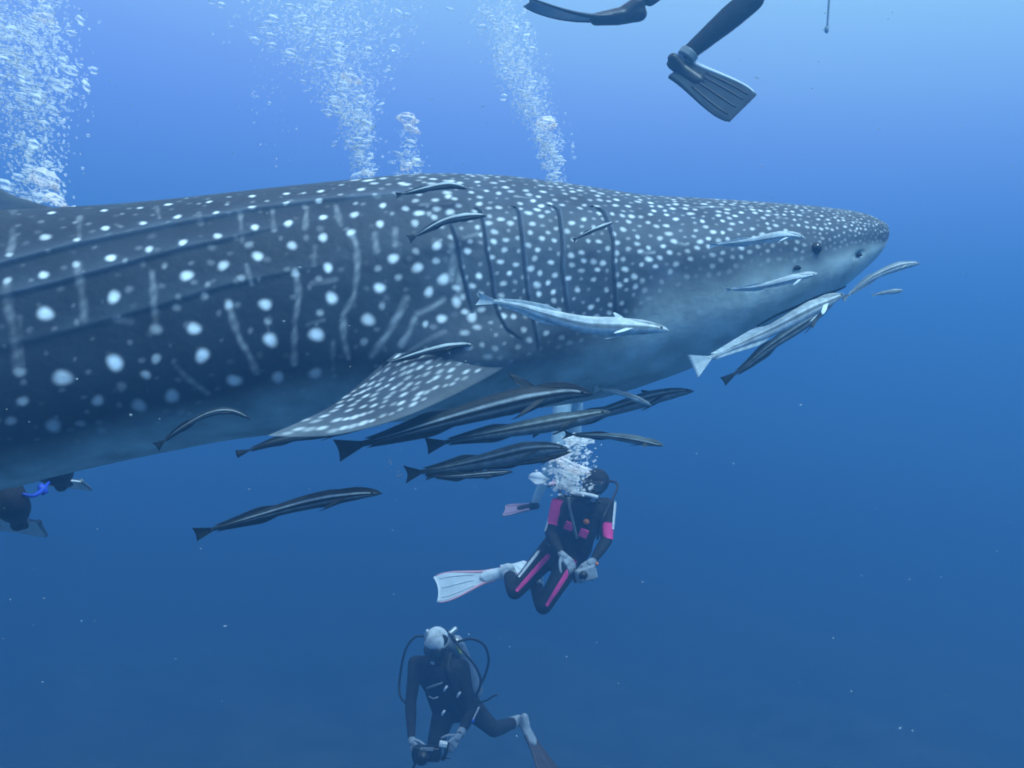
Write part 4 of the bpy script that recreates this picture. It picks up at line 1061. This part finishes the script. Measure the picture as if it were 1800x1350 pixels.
tube('chest_strap', [A3(750, 1210, 8.78), A3(762, 1206, 8.75), A3(778, 1200, 8.76)], .010, M_GFIN, db, n=14)
for px, py in ((783, 1210), (806, 1221), (779, 1253)):
    tube('clip', [A3(px - 2, py + 4, 8.77), A3(px, py, 8.755), A3(px + 3, py - 4, 8.77)], .010, M_WHITE, db, n=10)
for x0, y0 in ((754, 1224),):
    tube('gauge_edge', [A3(x0, y0, 8.77), A3(x0 + 8, y0 + 4, 8.75), A3(x0 + 16, y0 + 1, 8.76)], .006, M_STEEL, db, n=10)
tube('blue_toggle', [A3(829, 1267, 8.72), A3(834, 1268, 8.72)], .016, M_BLUE, db, n=6)
tube('white_cord', [A3(842, 1243, 8.80), A3(836, 1256, 8.76), A3(831, 1266, 8.73)], .006, M_WHITE, db, n=10)
tube('tank_strap_end', [A3(838, 1236, 9.1), A3(856, 1231, 9.05), A3(866, 1224, 9.0), A3(874, 1222, 9.0)], .008, M_RUB, db, n=10)
hand('glove', JB['wr_l'], A3(732, 1327, 8.48) - JB['wr_l'], (-.6, -.6, .3), M_GLOVE, db, side=-1, curl=.9, size=1.15)
hand('glove', JB['wr_r'], A3(788, 1318, 8.48) - JB['wr_r'], (.5, -.6, .4), M_GLOVE, db, side=1, curl=.9, size=1.15)
tube('cuff', [JB['wr_r'] * .8 + JB['el_r'] * .2, JB['wr_r']], [.040, .038], M_GLOVE, db, n=8, m=12)
tube('boot', [JB['an_r'] * .8 + JB['kn_r'] * .2, JB['an_r'], JB['an_r'] + (JB['an_r'] - JB['kn_r']) * .10], [.062, .056, .055], M_GLOVE, db, n=12, m=14)
swim_fin(A3(916, 1266, 9.38), A3(962, 1352, 9.15) - A3(916, 1266, 9.38), (.75, -.6, .45), db, length=.78, width=.25, pocket=M_GLOVE, blade=M_BROWN, rail=M_BROWN, ribs=3)
swim_fin(A3(768, 1332, 9.42), (-.1, .9, -.35), (0, .3, 1), db, length=.78, width=.25, pocket=M_GLOVE, blade=M_BROWN, rail=M_BROWN, ribs=3)
cm = thing('camera', tuple(A3(752, 1326, 8.42)), 'dark camera housing with side grips held by the lowest diver', 'camera')
block('housing', A3(751, 1324, 8.42), np.array((.105, .01, -.005)), np.array((-.01, .05, 0)), np.array((.003, 0, .060)), M_RUB, cm, .25)
tube('lens_port', [A3(744, 1328, 8.38), A3(741, 1334, 8.26)], [.050, .056], M_RUB, cm, n=8, m=18)
tube('grip', [A3(729, 1312, 8.44), A3(727, 1326, 8.42), A3(730, 1340, 8.42)], .018, M_RUB, cm, n=10)
tube('grip', [A3(786, 1305, 8.44), A3(784, 1322, 8.42), A3(778, 1336, 8.42)], .018, M_RUB, cm, n=10)
block('screen', A3(750, 1317, 8.36), np.array((.055, .005, -.002)), np.array((0, .004, 0)), np.array((.002, 0, .014)), M_STEEL, cm, .2)
block('float', A3(779, 1308, 8.42), np.array((.034, 0, -.006)), np.array((0, .03, 0)), np.array((.004, 0, .020)), M_WHITE, cm, .3)
tube('lanyard', [A3(735, 1336, 8.4), A3(728, 1346, 8.4), A3(722, 1362, 8.42)], .010, M_RUB, cm, n=12)

# --- the diver overhead: only the finned legs hang into the view
JC = dict(head=A3(1440, -330, 5.0), face=(.7, -.5, .1), sh_l=A3(1400, -255, 4.86), sh_r=A3(1400, -255, 5.22), el_l=A3(1465, -200, 4.7), el_r=A3(1470, -205, 5.35), wr_l=A3(1540, -215, 4.75), wr_r=A3(1545, -220, 5.25),
          hip_l=A3(1330, -118, 5.10), hip_r=A3(1345, -112, 4.94), kn_l=A3(1215, -72, 5.35), kn_r=A3(1322, -2, 4.90), an_l=A3(1142, -2, 5.25), an_r=A3(1212, 92, 4.95))
dc = thing('person', tuple((JC['hip_l'] + JC['hip_r']) / 2), 'swimmer overhead, only dark legs and two long fins hanging into view', 'person')
person_body(JC, M_SUIT, dc)
face_gear(JC, dc)
vest(JC, dc, (.6, -.2, -.7))
tank_on(JC, dc, (-.6, .2, .8))
hand('glove', JC['wr_l'], (1, 0, .1), (0, 0, 1), M_SUIT, dc, side=1, curl=.4)
hand('glove', JC['wr_r'], (1, 0, .1), (0, 0, 1), M_SUIT, dc, side=-1, curl=.4)
tube('ankle_cuff', [A3(1213, 92, 4.95), A3(1205, 102, 4.95)], [.050, .050], M_GFIN, dc, n=8, m=14)
swim_fin(A3(1182, 112, 4.96), A3(1290, 180, 4.84) - A3(1182, 112, 4.96), (.22, -.95, .18), dc, length=.44, width=.23, pocket=M_RUB, blade=M_DFIN, rail=M_WFIN, rail2=M_DFIN, ribs=4, tip_flare=1.05, start=.04, w0=.60, pk=.72, split=False)
swim_fin(A3(1124, 24, 5.26), A3(1000, 40, 5.22) - A3(1124, 24, 5.26), (.05, -.16, 1), dc, length=.60, width=.19, pocket=M_RUB, blade=M_GFIN, rail=M_RUB, ribs=4, bend=.13)

# --- a diver behind the shark at the left edge: hips and boots show below the belly
JD = dict(head=A3(-110, 560, 5.95), face=(.8, -.5, -.1), sh_l=A3(-130, 615, 5.8), sh_r=A3(-60, 610, 6.1), el_l=A3(-80, 700, 5.7), el_r=A3(10, 695, 6.1), wr_l=A3(0, 735, 5.7), wr_r=A3(75, 715, 6.0),
          hip_l=A3(-55, 790, 5.85), hip_r=A3(0, 780, 6.05), kn_l=A3(20, 884, 5.45), kn_r=A3(98, 824, 5.75), an_l=A3(32, 905, 5.95), an_r=A3(108, 838, 6.25))
dd = thing('person', tuple((JD['hip_l'] + JD['hip_r']) / 2), 'diver at the left edge, dark knees and pale fins showing below the belly', 'person')
person_body(JD, M_SUIT, dd, scale=1.5)
face_gear(JD, dd)
vest(JD, dd, (.8, -.6, 0))
tank_on(JD, dd, (-.8, .6, 0))
hand('glove', JD['wr_l'], (1, -.2, 0), (0, 0, 1), M_GLOVE, dd, side=1, curl=.4)
hand('glove', JD['wr_r'], (1, -.2, 0), (0, 0, 1), M_GLOVE, dd, side=-1, curl=.4)
tube('blue_strap', [A3(40, 868, 5.42), A3(56, 872, 5.46), A3(72, 864, 5.58), A3(88, 846, 5.70)], [.008, .012, .012, .008], M_BLUE, dd, n=12, m=10)
tube('blue_pouch', [A3(70, 852, 5.62), A3(80, 868, 5.62)], [.016, .028, .018], M_BLUE, dd, n=10, m=12)
swim_fin(A3(34, 908, 5.98), (-.36, .75, -.30), (0, -.5, -.8), dd, length=.50, width=.25, pocket=M_SUIT, blade=M_WFIN, rail=M_GFIN, ribs=2, w0=.9, start=.05)
swim_fin(A3(110, 840, 6.28), (-.30, .8, -.20), (0, -.4, -.8), dd, length=.50, width=.24, pocket=M_SUIT, blade=M_WFIN, rail=M_GFIN, ribs=2, w0=.9, start=.05)

# --- a diver in a pale suit further off, almost lost in the exhaled bubbles
JE = dict(head=A3(1040, 560, 9.3), face=(.9, .2, .2), sh_l=A3(1022, 606, 9.25), sh_r=A3(1040, 612, 9.6), el_l=A3(1065, 650, 9.2), el_r=A3(1075, 650, 9.7), wr_l=A3(1100, 630, 9.3), wr_r=A3(1110, 630, 9.6),
          hip_l=A3(990, 702, 9.35), hip_r=A3(1008, 704, 9.55), kn_l=A3(978, 796, 9.25), kn_r=A3(1010, 790, 9.6), an_l=A3(940, 884, 9.45), an_r=A3(1003, 850, 10.0))
de = thing('person', tuple((JE['hip_l'] + JE['hip_r']) / 2), 'far diver in pale blue suit, one leg and fin showing beside the burst of bubbles', 'person')
person_body(JE, M_PALESUIT, de, scale=.92)
face_gear(JE, de)
vest(JE, de, (.8, 0, -.6))
tank_on(JE, de, (-.7, 0, .7))
hand('glove', JE['wr_l'], (1, 0, .1), (0, 0, 1), M_GLOVE, de, side=1, curl=.4)
hand('glove', JE['wr_r'], (1, 0, .1), (0, 0, 1), M_GLOVE, de, side=-1, curl=.4)
swim_fin(JE['an_l'] + np.array((.02, 0, -.03)), (-1, .3, -.18), (-.1, -.5, 1), de, length=.34, width=.15, pocket=M_SUIT, blade=M_MAUVE, rail=M_MAUVE, ribs=2, pk=.75, start=.07, w0=.6)
swim_fin(JE['an_r'], (-.5, 1, -.1), (-.1, -.5, 1), de, length=.5, width=.17, pocket=M_RUB, blade=M_PINKFIN, rail=M_RUB, ribs=2)

# --- a thin line hanging down from the surface
hl = thing('hanging_line', tuple(at(1453, 50, 9.0)), 'faint thin dark line hanging into the top right of the view', 'rope')
tube('line', [A3(1462, -120, 9.0), A3(1459, -30, 9.0), A3(1454, 50, 9.0)], .010, M_GFIN, hl, n=24, m=6)
ball('weight', A3(1453, 52, 9.0), .022, M_GFIN, hl, seg=10, rings=7, sz=1.6)
# ------------------------------------------------------------------ bubbles
def bubble_material(name, milk, rim, white=(.96, .97, .97, 1)):
    m = bpy.data.materials.new(name); m.use_nodes = True
    n, l = m.node_tree.nodes, m.node_tree.links
    n.clear()
    out = n.new('ShaderNodeOutputMaterial')
    tr = n.new('ShaderNodeBsdfTransparent')
    gl = n.new('ShaderNodeBsdfGlossy'); gl.inputs['Roughness'].default_value = .08
    df = n.new('ShaderNodeBsdfDiffuse'); df.inputs['Color'].default_value = white
    tl = n.new('ShaderNodeBsdfTranslucent'); tl.inputs['Color'].default_value = white
    lw = n.new('ShaderNodeLayerWeight'); lw.inputs['Blend'].default_value = rim
    m1, m2, m3 = n.new('ShaderNodeMixShader'), n.new('ShaderNodeMixShader'), n.new('ShaderNodeMixShader')
    m3.inputs[0].default_value = .25
    l.new(df.outputs[0], m3.inputs[1]); l.new(tl.outputs[0], m3.inputs[2])
    l.new(lw.outputs['Facing'], m1.inputs[0]); l.new(tr.outputs[0], m1.inputs[1]); l.new(gl.outputs[0], m1.inputs[2])
    tc = n.new('ShaderNodeTexCoord'); no = n.new('ShaderNodeTexNoise'); no.inputs['Scale'].default_value = 7; no.inputs['Detail'].default_value = 3
    l.new(tc.outputs['Object'], no.inputs['Vector'])
    mr = n.new('ShaderNodeMapRange'); mr.inputs['From Min'].default_value = .35; mr.inputs['From Max'].default_value = .7
    mr.inputs['To Min'].default_value = milk * .55; mr.inputs['To Max'].default_value = min(1, milk * 1.2)
    l.new(no.outputs['Fac'], mr.inputs['Value'])
    # light from above put into the mix: tops white, undersides see-through instead of dark
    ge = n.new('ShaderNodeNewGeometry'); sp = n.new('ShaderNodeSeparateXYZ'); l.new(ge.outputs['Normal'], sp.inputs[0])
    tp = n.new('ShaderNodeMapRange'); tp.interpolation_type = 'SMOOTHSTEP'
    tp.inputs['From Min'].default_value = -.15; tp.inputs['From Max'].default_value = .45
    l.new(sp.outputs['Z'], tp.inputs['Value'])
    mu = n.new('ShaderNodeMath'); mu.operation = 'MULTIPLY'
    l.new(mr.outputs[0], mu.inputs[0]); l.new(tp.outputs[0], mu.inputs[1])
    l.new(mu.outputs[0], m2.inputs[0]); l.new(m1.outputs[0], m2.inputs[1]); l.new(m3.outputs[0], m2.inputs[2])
    l.new(m2.outputs[0], out.inputs['Surface'])
    return m
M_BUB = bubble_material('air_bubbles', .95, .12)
M_CAP = bubble_material('air_pocket', .95, .15, (1.0, .90, .88, 1))  # warm tint of the sun highlights put into the white

def ico(sub):
    bm = bmesh.new(); bmesh.ops.create_icosphere(bm, subdivisions=sub, radius=1)
    bm.verts.ensure_lookup_table()
    v = np.array([q.co[:] for q in bm.verts]); f = np.array([[q.index for q in p.verts] for p in bm.faces]); bm.free()
    return v, f
ICO1, ICO3 = ico(1), ico(4)

def cloud(name, centres, radii, label, mat=None, tilt=0.0):
    v, f = ICO1
    n = len(centres)
    rng = np.random.default_rng(n)
    sq = rng.uniform(.45, .85, n)
    V = np.repeat(v[None], n, 0)
    V = V * (1 + .12 * np.sin(V[..., [1, 2, 0]] * 3 + rng.uniform(0, 6, (n, 1, 1))))
    V[..., 2] *= sq[:, None]; V[..., 0] *= rng.uniform(.9, 1.5, n)[:, None]
    a = tilt + rng.normal(0, .35, n)
    x, z = V[..., 0].copy(), V[..., 2].copy()
    V[..., 0] = x * np.cos(a)[:, None] - z * np.sin(a)[:, None]; V[..., 2] = x * np.sin(a)[:, None] + z * np.cos(a)[:, None]
    V = V * radii[:, None, None] + centres[:, None]
    F = (f[None] + (np.arange(n) * len(v))[:, None, None]).reshape(-1, 3)
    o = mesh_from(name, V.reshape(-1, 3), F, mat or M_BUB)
    tag(o, label, 'bubbles', kind='stuff')
    return o

def along(path, n, rng, clump=.5, spread_pow=1.0):
    """n points in a rising plume; path rows: px, py, half width in px, depth, weight"""
    p = np.array(path, float)
    u = rng.uniform(0, 1, n)
    w = np.linspace(0, 1, len(p))
    dens = p[:, 4] / p[:, 4].mean()
    grid = np.linspace(0, 1, 400); c = np.cumsum(np.interp(grid, w, dens)); c = (c - c[0]) / (c[-1] - c[0])
    s = np.interp(u, c, grid)
    px, py, hw, d = (np.interp(s, w, p[:, k]) for k in range(4))
    ph = rng.normal(0, 1, n)
    # loose knots of bubbles inside the plume
    kn = rng.integers(0, max(4, n // 26), n)
    kx = rng.normal(0, .62, kn.max() + 1); ks = rng.normal(0, 1, kn.max() + 1)
    off = np.where(rng.random(n) < clump, kx[kn] + rng.normal(0, .10, n), rng.normal(0, .6, n))
    off2 = rng.normal(0, .5, n)
    s2 = np.where(rng.random(n) < clump, np.clip(np.interp(np.mod(np.abs(ks[kn]) * 7.31, 1), c, grid) + rng.normal(0, .02, n), 0, 1), s)
    px, py, hw, d = (np.interp(s2, w, p[:, k]) for k in range(4))
    dd = d + off2 * hw * d / 1729
    q = np.stack([(px + off * hw - 900) / 900 * K * dd, dd, (675 - py) / 900 * K * dd], -1)
    return q

def radii(n, rng, lo=.004, hi=.020):
    r = lo + (hi - lo) * rng.beta(1.0, 4.6, n)
    big = rng.random(n) < .022
    r[big] = hi * rng.uniform(.9, 2.1, big.sum())
    return r

rb = np.random.default_rng(21)
c = along([(70, 400, 28, 6.3, .5), (60, 300, 45, 6.3, .8), (55, 200, 75, 6.3, 1.9), (45, 110, 85, 6.2, 2.4), (30, 20, 80, 6.2, 2.2), (20, -90, 90, 6.1, 1.8), (0, -460, 120, 5.9, 1.5)], 4500, rb)
cloud('bubble_plume', c, radii(len(c), rb, .005, .026), 'dense white bubble plume rising at the upper left corner', tilt=-.35)
c = along([(660, 400, 14, 6.7, .4), (640, 290, 20, 6.7, .8), (625, 210, 32, 6.7, 1.4), (600, 140, 62, 6.7, 1.3), (580, 60, 115, 6.6, 2.6), (580, -20, 130, 6.6, 2.6), (575, -100, 140, 6.5, 2), (560, -460, 170, 6.3, 1.6)], 6200, rb)
cloud('bubble_plume', c, radii(len(c), rb, .004, .019), 'wide bubble plume spreading upward over the middle of the back')
c = along([(480, 320, 30, 6.9, .6), (470, 200, 55, 6.9, 1), (450, 120, 40, 6.9, 1), (460, 30, 50, 6.9, 1.2)], 170, rb)
cloud('bubble_plume', c, radii(len(c), rb, .003, .012), 'thin scatter of fine bubbles left of the wide middle plume')
c = along([(725, 350, 22, 6.6, 1), (722, 290, 26, 6.6, 2), (712, 262, 24, 6.6, 1), (718, 225, 16, 6.6, .8)], 320, rb)
cloud('bubble_plume', c, radii(len(c), rb, .004, .020), 'short bunch of bubbles just above the back of the shark')
c = along([(990, 420, 12, 6.8, .6), (975, 300, 16, 6.8, 1), (960, 240, 24, 6.8, 1.3), (930, 180, 30, 6.8, 1.6), (905, 110, 36, 6.7, 2), (888, 40, 38, 6.7, 2), (880, -60, 42, 6.6, 2), (865, -460, 80, 6.4, 1.6)], 4300, rb)
cloud('bubble_plume', c, radii(len(c), rb, .004, .017), 'narrow bubble plume leaning left beside the swimmer overhead')
c = along([(1020, 872, 18, 7.7, 1), (1000, 850, 34, 7.75, 2), (998, 825, 32, 7.8, 2), (1005, 795, 26, 7.85, 1.8), (1012, 765, 20, 7.9, 1.2)], 900, rb)
cloud('bubble_plume', c, radii(len(c), rb, .004, .030), 'burst of bubbles breathed out by the diver in pink')
c = along([(690, 880, 14, 5.2, .4), (695, 800, 30, 5.2, .7), (690, 755, 28, 5.2, 1.5), (690, 730, 26, 5.2, 1)], 120, rb)
cloud('bubble_plume', c, radii(len(c), rb, .002, .007), 'few fine bubbles in the gap under the pectoral fin')

def air_cap(px, py, d, w, h, label, seed, tilt=0.0):
    """one big wobbling pocket of air: a torn dome breaking up into smaller blobs along its lower edge"""
    rng = np.random.default_rng(seed)
    s = d / 1729
    ca, sa = math.cos(tilt), math.sin(tilt)
    VV, FF, o = [], [], 0
    blobs = [(0, 0, 0, 1.0, .62)]
    for _ in range(46):
        a, r = rng.uniform(-.35, math.pi + .35), rng.uniform(.75, 1.15)
        blobs.append((r * math.cos(a), rng.uniform(-.6, .6), -.15 + .75 * r * -abs(math.sin(a)) * rng.uniform(.2, 1.1) + .25 * rng.random(), rng.uniform(.07, .26), .7))
    for k, (bx, by, bz, br, fl) in enumerate(blobs):
        v, f = ICO3 if k == 0 else ICO1
        V = v.copy(); ph = rng.uniform(0, 6, 12)
        for q, fr in enumerate((2.1, 3.9, 7.2, 12.5)):
            a = (.16, .13, .10, .07)[q] * (1 if k == 0 else .6)
            V = V * (1 + a * np.sin(V[:, [1]] * fr + ph[q]) * np.cos(V[:, [0]] * fr * 1.1 + ph[q + 4]) + a * .6 * np.sin(V[:, [2]] * fr + ph[q + 8]))
        V = V * br * np.array([1, .8, fl]) + np.array([bx, by, bz])
        if k == 0:
            lo = V[:, 2] < -.05
            V[lo, 2] = -.05 + (V[lo, 2] + .05) * .35 * (1 + .8 * np.sin(V[lo, 0] * 9 + ph[0]))
        x, y, z = V[:, 0] * w, V[:, 1] * w, V[:, 2] * h * 1.15
        VV.append(np.array(at(px, py, d)) + np.stack([(x * ca - z * sa) * s, y * s, (x * sa + z * ca) * s], -1))
        FF += (f + o).tolist(); o += len(v)
    ob = mesh_from('air_bubble', np.vstack(VV), FF, M_CAP)
    tag(ob, label, 'bubble', 'large air pockets among the bubbles')
air_cap(77, 316, 6.1, 24, 20, 'large white air pocket just above the back at the left', 1, -.4)
air_cap(98, 352, 6.05, 19, 13, 'white air pocket touching the back near the dorsal fin', 2, -.5)
air_cap(78, 32, 6.1, 17, 9, 'small bright air pocket at the top of the left plume', 3, -.2)
air_cap(617, 138, 6.5, 16, 11, 'bright air pocket capping the middle plume', 4, -.4)
air_cap(716, 208, 6.5, 19, 12, 'mushroom shaped air pocket alone above the middle of the back', 5, -.2)
air_cap(724, 226, 6.5, 14, 8, 'ragged air pocket right under the mushroom shaped one', 6, -.4)
air_cap(961, 216, 6.7, 16, 15, 'square looking air pocket beside the narrow right plume', 7, 0)
air_cap(714, 294, 6.5, 10, 9, 'small air pocket peeping over the back of the shark', 8, .2)
air_cap(647, 304, 6.5, 9, 6, 'tiny air pocket where the middle plume meets the back', 9, -.3)
air_cap(998, 818, 7.65, 20, 14, 'big pinkish white air pocket beside the head of the pink diver', 10, -.5)
air_cap(1022, 826, 7.60, 14, 9, 'flat air pocket against the hood of the pink diver', 11, -.3)
air_cap(983, 800, 7.7, 16, 12, 'upper air pocket of the burst above the pink diver', 12, .3)

# drifting specks in the water
n = 420
rs = np.random.default_rng(5)
d = rs.uniform(1.6, 7.5, n)
px, py = rs.uniform(-60, 1860, n), rs.uniform(-60, 1410, n)
c = np.stack([(px - 900) / 900 * K * d, d, (675 - py) / 900 * K * d], -1)
M_SNOW = make_mat('plankton', (.55, .62, .62), rough=.8, spec=.1, var=.2, bump=0, alpha=.35)
o = cloud('plankton', c, .0014 + .0030 * rs.beta(1, 4, n), 'pale plankton specks drifting in the water', M_SNOW)
o['category'] = 'plankton'
